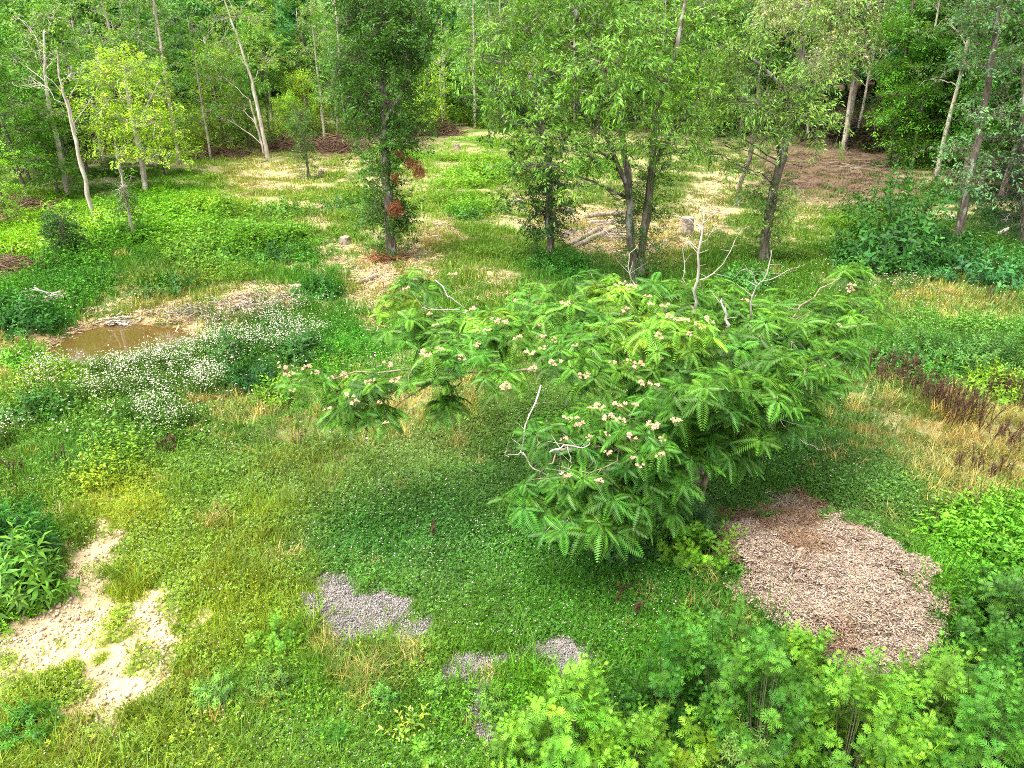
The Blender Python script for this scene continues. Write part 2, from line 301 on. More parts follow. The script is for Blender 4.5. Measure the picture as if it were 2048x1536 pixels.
# ------------------------------------------------------------------ ground sheet
GK = dict(dirt=(.50,.38,.22), sand=(.50,.36,.18), bank=(.36,.20,.10), straw=(.40,.33,.17), litter=(.12,.085,.05), gravel=(.22,.19,.16), mulch=(.30,.21,.15), dry=(.25,.22,.10))  # litter is leaf brown, darkened further for shade at the wood
def build_ground():
    nu, nv = 760, 900
    s = np.linspace(0, 1, nv); Y = 1.2+ (s**1.0)*0
    Y = 1.5*np.exp(s*math.log(420/1.5)); Y = 1.5+ (Y-1.5)
    a = np.linspace(-1, 1, nu); a = np.sign(a)*(np.abs(a)*.55+.45*np.abs(a)**3)
    X = a[None, :]*(6+Y[:, None]*1.25); YY = np.broadcast_to(Y[:, None], X.shape)
    Z = terrain(X, YY); c = cover(X, YY)
    col = tintat(X, YY)*.42*(1+.25*noise(X, YY, .35, 71, 2))[..., None]
    ms = (sstep(11, 15, YY)*sstep(-.3, .3, .6*noise(X, YY, 1.3, 111, 3)+.7*noise(X*.35-YY*.25, YY+X*.3, 1.5, 115, 3)))[..., None]*.75; col = col*.75+np.array((.10, .085, .04))*.25; col = col*(1-ms)+np.array((.34, .29, .14))*ms
    soil = sstep(.2, .7, noise(X, YY, .5, 77, 3))[..., None]*.35
    col = col*(1-soil)+np.array((.22, .16, .08))*soil
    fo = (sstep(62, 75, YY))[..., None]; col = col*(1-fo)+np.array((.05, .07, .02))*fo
    for k in ('litter', 'dry', 'straw', 'dirt', 'sand', 'bank', 'gravel', 'mulch'):
        m = sstep(.18, .5, c[k]+c['rag']*np.clip(6*c[k], 0, 1)*(.7 if k == 'mulch' else 1.9 if k in ('dirt', 'gravel') else 1))[..., None]
        if k in ('dry', 'straw'): m = m*.75
        n = (1+.38*noise(X, YY, .3, 90, 3))[..., None]; col = col*(1-m)+np.array(GK[k])*n*m
    md = inpoly(X, YY, [tuple(p) for p in pond_xy])
    rim = (1-sstep(.05, .5, pdist(X, YY, pond_xy)))[..., None]*.75; col = col*(1-rim)+np.array((.15, .10, .05))*rim; col[md] = (.14, .09, .04)
    i = np.arange(nv-1)[:, None]*nu+np.arange(nu-1)[None, :]
    q = np.stack([i, i+1, i+nu+1, i+nu], -1).reshape(-1, 4)
    mb = MB(); mb.add(np.stack([X, YY, Z], -1).reshape(-1, 3), q, None, np.clip(col, 0.01, .9).reshape(-1, 3))
    m, t = newmat('soil'); N = t.nodes.new; L = t.links.new
    at_ = N('ShaderNodeAttribute'); at_.attribute_name = 'tone'; tc = N('ShaderNodeTexCoord')
    n1 = N('ShaderNodeTexNoise'); n1.inputs['Scale'].default_value = 14; n1.inputs['Detail'].default_value = 8; n1.inputs['Roughness'].default_value = .7; L(tc.outputs['Object'], n1.inputs['Vector'])
    mr = N('ShaderNodeMapRange'); mr.inputs[1].default_value = .3; mr.inputs[2].default_value = .7; mr.inputs[3].default_value = .55; mr.inputs[4].default_value = 1.35; L(n1.outputs[0], mr.inputs[0])
    vm = N('ShaderNodeVectorMath'); vm.operation = 'SCALE'; L(at_.outputs['Color'], vm.inputs[0]); L(mr.outputs[0], vm.inputs['Scale'])
    p = N('ShaderNodeBsdfPrincipled'); p.inputs['Roughness'].default_value = .95; p.inputs['Specular IOR Level'].default_value = .1; L(vm.outputs[0], p.inputs['Base Color'])
    b = N('ShaderNodeBump'); b.inputs['Strength'].default_value = .8; b.inputs['Distance'].default_value = .04; L(n1.outputs[0], b.inputs['Height']); L(b.outputs[0], p.inputs['Normal'])
    o = N('ShaderNodeOutputMaterial'); L(p.outputs[0], o.inputs[0])
    g = mb.obj('ground', m, None, True); tag(g, kind='structure')
build_ground()
def build_pond():
    P = np.array([(pc + (p-pc)*1.12) for p in pond_xy]); mb = MB(); n = len(P)
    V = np.concatenate([np.c_[P, np.full(n, POND_Z)], [[pc[0], pc[1], POND_Z]]]); mb.add(V, None, [(i, (i+1) % n, n) for i in range(n)])
    m, t = newmat('muddy_water'); N = t.nodes.new; L = t.links.new
    p = N('ShaderNodeBsdfPrincipled'); p.inputs['Base Color'].default_value = (.085, .05, .014, 1); p.inputs['Roughness'].default_value = .02; p.inputs['Specular IOR Level'].default_value = 1.0; p.inputs['IOR'].default_value = 1.75
    nz = N('ShaderNodeTexNoise'); nz.inputs['Scale'].default_value = 5; tc = N('ShaderNodeTexCoord'); L(tc.outputs['Object'], nz.inputs['Vector'])
    b = N('ShaderNodeBump'); b.inputs['Strength'].default_value = .02; b.inputs['Distance'].default_value = .02; L(nz.outputs[0], b.inputs['Height']); L(b.outputs[0], p.inputs['Normal'])
    o = N('ShaderNodeOutputMaterial'); L(p.outputs[0], o.inputs[0])
    g = mb.obj('pond_water', m); tag(g, 'small muddy brown pond below the sandy bank', 'pond', kind='structure')
build_pond()

# ------------------------------------------------------------------ leaf shapes (templates: verts, quads, tris, tones)
def leaf_q(l=1., w=.4, fold=.12, droop=.15):         # one pointed leaf along +X
    return np.array([(0, 0, 0), (l*.45, w/2, fold*w), (l, 0, -droop*l), (l*.45, -w/2, fold*w)]), np.array([(0, 3, 2, 1)])
def T(v, q=None, t=None, c=None):
    v = np.asarray(v, float); return (v, np.asarray(q, int).reshape(-1, 4) if q is not None else np.zeros((0, 4), int), np.asarray(t, int).reshape(-1, 3) if t is not None else np.zeros((0, 3), int), np.ones((len(v), 3)) if c is None else c)
LV, LQ = leaf_q(); LT = T(LV, LQ)
LVn, LQn = leaf_q(1, .26, .1, .3); LTn = T(LVn, LQn)
def scaled(M, s): return M*np.reshape(s, (-1, 1, 1))
def tones(n, lo=.75, hi=1.3, yel=.12):
    lo, hi = 1-(1-lo)*1.35, 1+(hi-1)*1.35; b = U(lo, hi, n); y = U(-yel, yel, n); return np.stack([b*(1+y*1.5), b*(1+.3*y), b*(1-y)], 1)
def spray(n, L, leaf, ls, droopy=.5, flat=.6, spread=.5):   # leaves along a drooping twig of length L
    mb = MB(); s = U(.05, 1, n); side = rng.choice([-1, 1], n)
    P = np.stack([s*L, side*U(0, spread, n)*L*.5*(1.1-s), -droopy*L*s*s*.5+U(-.12, .12, n)*L], 1)
    d = np.stack([U(.3, 1, n), side*U(.2, 1.1, n), U(-.9, .25, n)*droopy*1.4], 1)
    M = scaled(frames(d, rng.normal(0, 1-flat, n)), ls*U(.7, 1.25, n)); mb.inst(leaf, M, P, tones(n)); return mb.tpl()
SPR = {
 'broad': ([spray(20, .55, LT, .12, .6, .45) for _ in range(5)], .55),
 'fine': ([spray(26, .55, LT, .085, .5, .4) for _ in range(5)], .55),
 'pinnate': ([spray(30, .55, LTn, .125, 1.0, .4, .8) for _ in range(5)], .6),
 'plate': ([spray(26, .8, LT, .13, .15, .85, 1.2) for _ in range(5)], .8),
 'far': ([spray(14, .8, LT, .22, .5, .45) for _ in range(5)], .8),
 'wispy': ([spray(22, .7, LTn, .15, 1.3, .3, .7) for _ in range(5)], .7),
 'weed': ([spray(14, .32, LT, .085, .3, .5, 1.0) for _ in range(5)], .32),
}
def crown_into(mb, tw, P, D, style, col, sc=1.):
    tp, L = SPR[style]; n = len(P); k = rng.integers(0, len(tp), n); s = U(.75, 1.25, n)*sc
    M = scaled(frames(D, rng.normal(0, .5 if style != 'plate' else .15, n)), s)
    c = np.asarray(col)*tones(n, .8, 1.22, .10)
    for i in range(len(tp)):
        m = k == i; mb.inst(tp[i], M[m], P[m], c[m])
    tip = P+norm(D)*(L*.7*s)[:, None]-np.array([0, 0, .1]); cones(tw, P, tip, .006*np.ones(n))

# a tree: stems (polylines of points with radii), blobs (centre, radii) that hold its foliage
def grow(root_loc, stems, blobs, style, col, dens=10., bark=BARK, name_leaf='crown', parent=None, sc=1., sub=7, bare=0, shell=.55, limb=.05, sides=8, smooth=True):
    tb = MB(); cb = MB(); pts = []
    for P, R in stems:
        n = max(8, len(P)*4); t = np.linspace(0, len(P)-1, n); Q = spline(P, n); Q[1:-1] += rng.normal(0, .02, (n-2, 3)); r = np.interp(t, range(len(P)), R)
        r = r*(1+.06*rng.normal(0, 1, n)); r[0] *= 1.25
        tube(tb, Q, r, sides); pts.append(np.c_[Q, r])
    pts = np.concatenate(pts)
    for (c, rad) in blobs:
        c = np.asarray(c, float); rad = np.asarray(rad, float)
        d = np.linalg.norm(pts[:, :3]-c, axis=1); dz = pts[:, 2]-(c[2]-.35*np.linalg.norm(pts[:, :2]-c[:2], axis=1))
        i = np.argmin(d+3*np.maximum(dz, 0)); a = pts[i, :3]; r0 = min(pts[i, 3]*.6, limb*max(.5, np.linalg.norm(c-a)/2))
        mid = a*.45+c*.55+np.array([0, 0, .12*np.linalg.norm(c-a)]); Q = wob(bez(a, mid, c, 7), .05)
        tube(tb, Q, np.linspace(r0, max(.012, r0*.35), 7), 5)
        S_ = [Q[3], Q[4], Q[5], Q[6]]
        for _ in range(sub):
            e = c+rdir(1, -.4, 1)[0]*rad*U(.5, .9); s0 = S_[rng.integers(0, 4)]; B = wob(bez(s0, (s0+e)/2+np.array([0, 0, .15*rad[2]]), e, 5), .04)
            tube(tb, B, np.linspace(max(.01, r0*.35), .006, 5), 4); S_ += list(B[1:])
        S_ = np.array(S_); n = int(dens*(rad[0]*rad[1]*rad[2])**.667*6)
        u = rdir(n, -.75, 1)*(U(0, 1, n)**(1-shell))[:, None]; Pn = c+u*rad*(1+.15*rng.normal(0, 1, (n, 1)))
        # gaps: thin out by 3-d clumps
        g = noise(Pn[:, 0]+Pn[:, 2]*.7, Pn[:, 1]-Pn[:, 2], .8, int(abs(c[0])*10) % 50); Pn = Pn[g > -.42+.25*bare]
        n = len(Pn)
        if n == 0: continue
        D = norm(u[:n]*np.array([1, 1, .35])+rdir(n)*.5+np.array([0, 0, .05])); near = np.argmin(((Pn[:, None, :]-S_[None])**2).sum(2), 1)
        cones(tb, S_[near], Pn, .008*np.ones(n)); crown_into(cb, tb, Pn, D, style, col, sc)
    t = tb.obj('trunk', bark, parent, smooth, root_loc)
    c = cb.obj(name_leaf, LEAF, parent, False, root_loc) if cb.n else None
    return t, c
def G(r, g, b, k=.62): return s2l((r, g, b))*k
def vine_on(mb, tb, P, r, n, col, style='fine', sc=.7):
    P = np.asarray(P); Q = spline(P, 40); i = rng.integers(0, 40, n); a = rdir(n, -.3, .5); crown_into(mb, tb, Q[i]+a*U(0, r, (n, 1)), a, style, col, sc)

# ------------------------------------------------------------------ hand-placed trees of the clearing
def pxtree(name, label, base, stems, blobs, style, col, group=None, Y=None, dy=0, vines=None, cat='tree', **kw):
    b = ground(*base); Yb = b[1]
    root = empty(name, b, label, cat, group)
    SS = []
    for st in stems:
        P = [];
        for k, s_ in enumerate(st):
            off = s_[3] if len(s_) > 3 else 0
            P.append(b-np.array([0, 0, .1]) if s_[0] is None else at(s_[0], s_[1], Yb+off))
        SS.append((P, [s_[2] for s_ in st]))
    BB = []
    for q in blobs:
        px, py, rx, ry = q[:4]; off = q[4] if len(q) > 4 else 0
        c = at(px, py, Yb+off); k = proj(*c)[2]/F; BB.append((c, (rx*k, max(rx, ry)*k*.75, ry*k)))
    t, c = grow(b, SS, BB, style, col, parent=root, **kw)
    if vines:
        mb = MB(); tb = MB()
        for si, r, n, cc in vines: vine_on(mb, tb, SS[si][0][:3] if len(SS[si][0]) > 2 else SS[si][0], r, n, cc)
        mb.obj('vine', LEAF, root, False, b)
    return root
B0 = (None, 0)
dk = G(62, 112, 48); 
pxtree('broadleaf_tree', 'tall ivy covered tree with orange dead sprays, standing on the bare straw patch', (783, 520),
  [[(None,0,.17),(778,430,.15),(772,330,.13),(768,220,.11,.3),(765,100,.09,.2),(760,-60,.06)],[(768,250,.06),(800,190,.05),(845,120,.04,.5),(880,20,.02)]],
  [(760,-30,85,60),(720,30,75,50,.5),(810,40,70,55,-.5),(755,110,80,60,0),(700,120,45,55,.5),(820,130,45,50,0),(770,200,60,50),(720,210,45,50,.6),(735,265,40,45,.4),(800,285,45,30,-.2),(825,255,38,45,.6),(765,330,34,42),(800,440,30,50,.3),(745,430,30,30,.3),(765,410,24,40),(690,180,30,60,1)],
  'fine', G(76, 132, 46, .66), dens=40, vines=[(0, .35, 240, G(70, 112, 50))], sub=5)
pxtree('broadleaf_tree', 'small dark tree with drooping crown between the straw patch and the log pile', (1100, 522),
  [[(None,0,.13),(1098,440,.12),(1098,340,.10),(1080,240,.08),(1060,150,.05)]],
  [(1020,180,60,50),(1075,230,60,50,.3),(1010,240,45,45),(1050,300,50,45,.3),(1105,300,45,50),(1040,350,45,35),(1110,370,40,40),(1035,400,45,30,-.2),(1085,420,35,40),(1120,420,30,40),(1060,455,30,30),(985,205,45,45)],
  'broad', G(58, 110, 52, .68), dens=19, sc=.8, vines=[(0, .4, 260, G(60, 104, 48))])
pxtree('broadleaf_tree', 'large tree with twin trunks and wide pale green crown behind the mimosa', (1270, 560),
  [[(None,0,.13),(1262,470,.115),(1256,360,.10),(1240,240,.08,.3),(1200,120,.07,.6),(1150,20,.04)],[(1280,548,.12),(1290,450,.115),(1304,340,.10),(1312,220,.08),(1350,110,.06,-.3),(1370,0,.04)],[(1258,400,.07),(1225,300,.06,-.3),(1190,230,.04)],[(1300,340,.07),(1350,260,.06),(1400,200,.04,.5)]],
  [(960,110,60,50,.5),(1040,60,80,50,.8),(1000,180,60,45,0),(1100,140,80,55,0),(1150,40,80,55,.6),(1240,80,80,60,-.4),(1200,130,70,55,-1),(1230,180,70,50,-1.2),(1180,200,65,45,-.6),(1110,210,65,40,-.4),(1290,130,60,50,-.9),(1340,70,70,60,.4),(1400,120,60,55,.5),(1340,170,60,50,0),(1280,240,60,40,-.8),(1180,265,60,35,-.8),(1090,270,50,30,-.6),(1370,240,50,40,0),(1100,-20,90,40,.8),(1260,-10,100,40),(1400,20,70,50,.8),(1190,330,50,28,-.5),(1340,330,40,40,.4),(1160,370,30,20,-.8),(1230,300,55,35,-1),(1150,310,50,28,-.9),(1310,290,45,35,-.6),(1370,300,45,40,.2),(1060,330,40,25,-.4),(1000,240,50,30,0),(1310,420,32,50,.4)],
  'pinnate', G(112, 166, 62, .70), dens=17, sc=.95, limb=.028, vines=[(1, .4, 260, G(75, 120, 55)), (0, .2, 80, G(75, 120, 55))])
pxtree('broadleaf_tree', 'leaning tree with grey lichened trunk and drooping pale leaves, right of the twin trunks', (1527, 528),
  [[(None,0,.15),(1537,440,.135),(1556,350,.13),(1578,260,.12),(1600,150,.08,.4),(1610,20,.05,.6)],[(1560,330,.06),(1553,275,.05,-.3),(1530,255,.03,-.5)],[(1590,200,.07),(1520,130,.05),(1460,90,.03)]],
  [(1450,130,70,50),(1520,90,80,60,-.4),(1600,60,80,55,0),(1480,210,80,45,-.6),(1560,180,85,50,-.8),(1630,170,60,60,-.4),(1620,240,45,35,-.6),(1690,110,40,40,.4),(1640,270,48,16,-.6),(1430,200,60,45,0),(1400,260,60,35,-.2),(1450,290,50,30,-.2),(1480,340,40,22,-.3),(1590,240,60,40,-.9),(1530,280,45,30,-.8),(1520,-10,80,50,.4),(1660,20,60,50,.4),(1500,390,36,24,-.2),(1545,395,36,28,-.3),(1395,300,45,35,.2),(1540,440,26,30,.1)],
  'pinnate', G(122, 168, 80, .72), dens=17, sc=.95, limb=.02, vines=[(0, .3, 120, G(85, 128, 68))])
pxtree('willow_like_tree', 'tall silvery green tree with hanging leaves above the bare brown forest edge', (1688, 292),
  [[(None,0,.2),(1698,240,.18),(1712,160,.16),(1720,60,.12),(1715,-80,.08)]],
  [(1640,20,70,60,-1),(1720,20,60,60,-1),(1690,90,60,50,-1.5),(1740,80,40,50,-1),(1640,-40,90,50),(1570,10,60,60,0),(1730,-50,60,50),(1750,30,30,45,-1),(1660,130,45,30,-1.5)],
  'wispy', G(165, 182, 138, .85), dens=22, bark=PALE, sc=1.1, cat='tree')
pxtree('broadleaf_tree', 'bright yellow green tree with slender pale trunk at the left of the clearing', (292, 382),
  [[(None,0,.13),(282,310,.12),(262,220,.10),(250,130,.06)],[(270,260,.05),(300,200,.04),(320,160,.02)]],
  [(225,125,35,35),(190,140,30,30),(260,150,45,35),(230,200,60,35),(300,190,35,35),(185,215,40,30),(290,240,60,38,-.5),(215,260,55,30),(330,270,40,35),(240,300,60,25,-.4),(320,310,50,22,-.3),(200,160,40,30,.5)],
  'plate', G(168, 212, 62, .8), dens=17, bark=PALE, sc=.75, limb=.03)
pxtree('bare_trunk_tree', 'slender leaning pale trunk bare to the top, in tall bright weeds left of the clearing', (194, 450),
  [[(None,0,.075),(165,340,.065),(140,230,.055),(120,150,.035),(112,100,.015)],[(150,270,.02),(135,200,.015),(90,150,.008)],[(135,210,.016),(160,150,.012),(170,110,.006)],[(145,250,.016),(175,210,.012),(200,160,.006)]],
  [(80,100,35,35,.4),(140,150,30,25),(60,170,40,30,.5)], 'fine', G(120, 172, 70, .7), dens=10, bark=PALE, limb=.018)
pxtree('bare_trunk_tree', 'tall pale trunk with peeling top just left of the slender leaning trunk', (135, 392),
  [[(None,0,.12),(118,300,.10),(100,220,.085),(92,160,.06),(88,60,.03)]],
  [(60,60,45,40,1),(110,40,50,40,1),(30,120,45,40,1),(120,110,40,35,1),(50,210,50,35,.5),(110,230,40,30,-.5),(30,270,40,35,.5)], 'broad', G(120, 172, 70, .7), dens=12, bark=PALE, limb=.025)
pxtree('thin_tree', 'thin vine wrapped pole with pale foot in bright weeds below the yellow green tree', (268, 486),
  [[(None,0,.055),(262,440,.05),(250,390,.04),(236,330,.012)]], [(252,400,9,28),(247,378,8,20)], 'fine', G(80, 125, 55), dens=110, bark=PALE, sc=.5, limb=.01, vines=[(0, .16, 90, G(84, 132, 52))])
pxtree('thin_tree', 'short dark ivy covered snag standing in weeds at the far left', (138, 520),
  [[(None,0,.07),(128,470,.06),(118,428,.012)]], [(125,465,18,26),(120,485,16,22),(132,500,16,18)], 'fine', G(58, 105, 55), dens=70, sc=.6, limb=.01, vines=[(0, .28, 200, G(54, 98, 46))])
pxtree('thin_tree', 'small dark narrow tree on the open rise at the edge of the straw path', (618, 360),
  [[(None,0,.06),(612,310,.05),(600,240,.03)]], [(600,250,20,30),(604,290,24,26),(598,225,14,20),(606,315,22,10)], 'fine', G(84, 134, 54), dens=30, sc=.8, limb=.02, vines=[(0, .35, 160, G(84, 136, 50))])
pxtree('bare_trunk_tree', 'pair of pale thin trunks leaning left at the top of the straw path', (538, 322),
  [[(None,0,.12),(520,240,.10),(505,170,.08),(470,60,.05),(440,-20,.03)],[(530,310,.05),(512,245,.06),(500,200,.03)]],
  [(460,100,50,40,1),(430,150,50,40,1.5),(480,30,60,40,1),(470,210,50,35,2),(430,230,50,30,2),(540,120,40,30,1)], 'fine', G(130, 178, 70, .7), dens=8, bark=PALE, sc=1.4, limb=.025)
pxtree('thin_tree', 'slim trunk with drooping leaves between the twin trunks and the leaning tree', (1475, 412),
  [[(None,0,.10),(1480,370,.09),(1500,310,.09),(1512,220,.07),(1520,140,.04)]], [(1500,200,40,40),(1470,150,40,40),(1540,230,40,35)], 'pinnate', G(95, 140, 70), dens=7)
pxtree('broadleaf_tree', 'blue green tree with dark leaning trunk near the right edge', (1913, 492),
  [[(None,0,.14),(1925,420,.13),(1945,330,.11),(1970,200,.10,.3),(1990,80,.08),(2000,-40,.05)]],
  [(1900,350,50,30,-.3),(1950,370,45,28,-.4),(1920,300,45,25,-.3),(1990,330,50,30),(1960,230,50,35,0),(1940,60,60,40,0),(1990,20,60,50,0),(2020,110,45,50,.3),(1960,130,50,40,0),(2010,220,45,40),(1920,20,50,30,.5),(1980,-30,80,40)],
  'broad', G(104, 152, 104, .7), dens=13, sc=.85)
for lab, base, st, bl, col in (
  ('layered maple with flat spreading branches in front of the dark wood at right', (1778, 330),
   [[(None,0,.12),(1790,250,.11),(1806,150,.09),(1822,50,.06),(1830,-40,.04)]],
   [(1800,60,50,25),(1850,90,50,20),(1800,140,50,18),(1870,150,60,18,-.5),(1830,190,70,18,-1),(1900,200,60,20,-.5),(1850,240,80,16,-1),(1800,235,50,16,-1),(1860,290,80,18,-1.2),(1800,285,45,14,-1.2),(1920,270,50,25,-.5),(1850,20,60,30,.5),(1900,40,50,35,.5),(1820,325,40,12,-1)], G(92, 158, 46, .72)),
  ('layered maple with pale speckled stem beside the blue green tree', (1890, 335),
   [[(None,0,.09),(1900,240,.08),(1915,120,.06),(1925,20,.03)]],
   [(1890,130,50,25),(1950,160,50,25),(1900,190,60,20,-.5),(1930,240,50,20,-.3),(1880,90,50,25),(1990,250,50,30),(2030,180,40,40),(2030,80,40,40)], G(80, 145, 52, .7))):
    pxtree('maple_tree', lab, base, st, bl, 'plate', col, dens=34, limb=.03, group='layered maples at the right forest edge')
pxtree('juniper_tree', 'dense very dark evergreen reaching the ground at the right edge', (2050, 492),
  [[(None,0,.14),(2050,380,.12),(2045,250,.06),(2045,120,.02)]],
  [(2040,430,40,40),(2030,380,38,40),(2050,320,45,40),(2035,270,38,40),(2060,230,30,40),(2010,440,20,28,-.3)], 'fine', G(36, 66, 36), dens=22, sc=.8)

# ------------------------------------------------------------------ the wood round the clearing: each tree a thing, copied from a few kinds
def proto(kind):
    r0 = U(0, 6.28); b = np.zeros(3)
    root = empty('x', (0, 0, 0), '', '')
    lean = np.array([U(-.5, .5), U(-.3, .3), 0])
    if kind == 'broad':
        h = 11.5; st = [([b, b+lean*.3+(0, 0, 3), b+lean*.7+(0, 0, 6.5), b+lean+(0, 0, 10.5)], [.12, .10, .08, .03])]; bl = []
        for k in range(15):
            z = U(3.4, 10.8); r = 2.4*math.sin(min(1, (11.8-z)/6.5)*math.pi/2); a = k*2.4+r0; bl.append(((r*.7*math.cos(a), r*.7*math.sin(a), z), (U(1.0, 1.5), U(1.0, 1.5), U(.6, .95))))
        bl.append(((0, 0, 11), (1, 1, .9))); t, c = grow(b, st, bl, 'far', G(98, 152, 66, .72), dens=10, parent=root, sub=3, sides=7)
    elif kind == 'slim':
        st = [([b, b+lean*.5+(0, 0, 4), b+lean*1.2+(0, 0, 8), b+lean*1.6+(0, 0, 11.5)], [.10, .08, .055, .02])]; bl = []
        for k in range(12):
            z = 3.6+k*.7; a = k*2.1+r0; bl.append(((U(.4, 1.2)*math.cos(a)+lean[0]*z/8, U(.4, 1.2)*math.sin(a), z), (U(.6, 1), U(.6, 1), U(.4, .75))))
        t, c = grow(b, st, bl, 'far', G(110, 160, 68, .75), dens=8.5, bark=PALE, parent=root, sub=3, sc=.8)
    elif kind == 'young':
        st = [([b, b+(0, 0, 2), b+lean*.5+(0, 0, 4.4)], [.09, .07, .02])]; bl = []
        for k in range(13):
            z = .9+k*.33; r = 1.7*(1-k/15); a = k*2.4+r0; bl.append(((r*.7*math.cos(a), r*.7*math.sin(a), z), (U(.7, 1.1), U(.7, 1.1), U(.35, .55))))
        t, c = grow(b, st, bl, 'plate', G(140, 192, 60, .72), dens=10, parent=root, sub=3, sc=.9)
    elif kind == 'layer':
        st = [([b, b+lean*.4+(0, 0, 3.5), b+lean+(0, 0, 8.5)], [.12, .09, .02])]; bl = []
        for k in range(16):
            z = 1.6+k*.47; r = 2.3*(1-k/22); a = k*2.4+r0; bl.append(((r*.75*math.cos(a), r*.75*math.sin(a), z), (U(1., 1.5), U(1., 1.5), U(.25, .4))))
        t, c = grow(b, st, bl, 'plate', G(88, 150, 52, .72), dens=10, parent=root, sub=3)
    elif kind == 'snag':
        st = [([b, b+lean*.5+(0, 0, 4), b+lean+(0, 0, 8.2)], [.09, .07, .02])]
        for k in range(14):
            z = U(3, 8); a = U(0, 6.28); e = np.array([math.cos(a), math.sin(a), .9]); p = b+lean*(z/8)**1+(0, 0, z); st.append(([p, p+e*.6, p+e*U(1, 1.8)+(0, 0, .3)], [.028, .018, .005]))
        t, c = grow(b, st, [((.3, 0, 6.8), (.5, .5, .4)), ((-.3, .2, 5.2), (.4, .4, .5))], 'far', G(120, 160, 75), dens=3, bark=PALE, parent=root, sub=2, sc=.6)
    root['kinds'] = kind; return root
def kids(o): return [c for c in bpy.data.objects if c.parent == o]
PN = {'broad': ('broadleaf_tree', 'tree'), 'slim': ('slender_tree', 'tree'), 'young': ('young_tree', 'tree'), 'layer': ('maple_tree', 'tree'), 'snag': ('dead_tree', 'dead tree')}
PROT = {}
for k, n in (('broad', 3), ('slim', 2), ('young', 2), ('layer', 2), ('snag', 2)):
    PROT[k] = [proto(k) for _ in range(n)]
PKIDS = {id(r): kids(r) for L_ in PROT.values() for r in L_}
used = set(); del_later = []
def place(kind, x, y, label, group=None, s=1., tint=(1, 1, 1), name=None, zs=1.):
    r = PROT[kind][rng.integers(0, len(PROT[kind]))]; ks = PKIDS[id(r)]
    if id(r) in used:
        q = r.copy(); COL.objects.link(q); cs = []
        for c in ks: d = c.copy(); COL.objects.link(d); d.parent = q; cs.append(d)
    else: used.add(id(r)); q = r; cs = ks
    q.name = name or PN[kind][0]; q.location = (x, y, float(terrain(x, y))-.05); q.rotation_euler = (0, 0, U(0, 6.28)); q.scale = (s, s, s*zs)
    for c in cs: c.color = (*tint, 1)
    for key in ('kinds', 'group'):
        if key in q: del q[key]
    tag(q, label, PN[kind][1], group); return q
EDGE = [(-300,470),(0,432),(150,392),(330,345),(440,318),(560,296),(700,276),(870,266),(1000,262),(1200,262),(1450,280),(1580,278),(1720,292),(1800,325),(1880,365),(1960,410),(2120,440),(2400,470)]
EW = np.array([flat(a, b) for a, b in EDGE])
def edge_y(x): return np.interp(x, EW[:, 0], EW[:, 1])
PLACED = []
def free(x, y, d): return all((x-a)**2+(y-b)**2 > d*d for a, b in PLACED)
# named front trees (pixel of the foot)
FR = [('young', 860, 272, 'low bright yellow green tree behind the brown brush heap', .9, (1.25, 1.15, .8)),
 ('young', 330, 352, 'bright leafy young tree right behind the yellow green tree with pale trunk', 1.0, (.95, 1.0, .9)),
 ('snag', 690, 262, 'pale bare dead tree with drooping twigs behind the pale leafy tree', 1.25, (1, 1, 1)),
 ('slim', 650, 285, 'pale yellowish drooping tree at the forest edge left of the ivy covered tree', .8, (1.25, 1.15, 1.1)),
 ('slim', 360, 330, 'tall leaning brown trunk behind the bright leafy young tree', 1.0, (.8, .85, .8)),
 ('young', 450, 302, 'bright young tree left of the pale leaning pair of trunks', 1.15, (1.05, 1.05, .9)),
 ('layer', 60, 405, 'leafy tree overhanging the brush heap at the far left edge', .72, (1.2, 1.2, .9)),
 ('young', 118, 392, 'dark low leafy tree at the foot of the peeling pale trunk', .75, (.6, .75, .8)),
 ('slim', 950, 258, 'straight pale trunk standing by itself behind the grey stump', 1.0, (.9, .95, .9)),
 ('layer', 1240, 262, 'dark leafy tree at the forest edge seen below the crown of the twin trunks', .9, (.8, .85, .9)),
 ('slim', 1612, 280, 'thin trunk in shade left of the silvery tree', .9, (.6, .7, .7)),  # dim tint paints the shade it stands in
 ('slim', 1822, 338, 'slender trunk with dark foot beside the layered maple', .85, (.7, .8, .7)),
 ('layer', 2000, 400, 'leafy tree behind the dark evergreen at the right edge', .95, (.75, .9, .85)),
 ('layer', 1960, 385, 'layered tree between the maples and the blue green tree', 1., (.65, .8, .7)),
 ('young', 20, 452, 'leafy sapling hanging over the far left brush pile', .5, (1, 1.1, .9)),
 ('layer', 1090, 258, 'green tree at the forest edge behind the small dark tree', .8, (1.0, 1.05, .9))]
for kind, px, py, lab, s, ti in FR:
    g = ground(px, py); place(kind, g[0], g[1], lab, 'trees along the forest edge', s, ti); PLACED.append((g[0], g[1]))
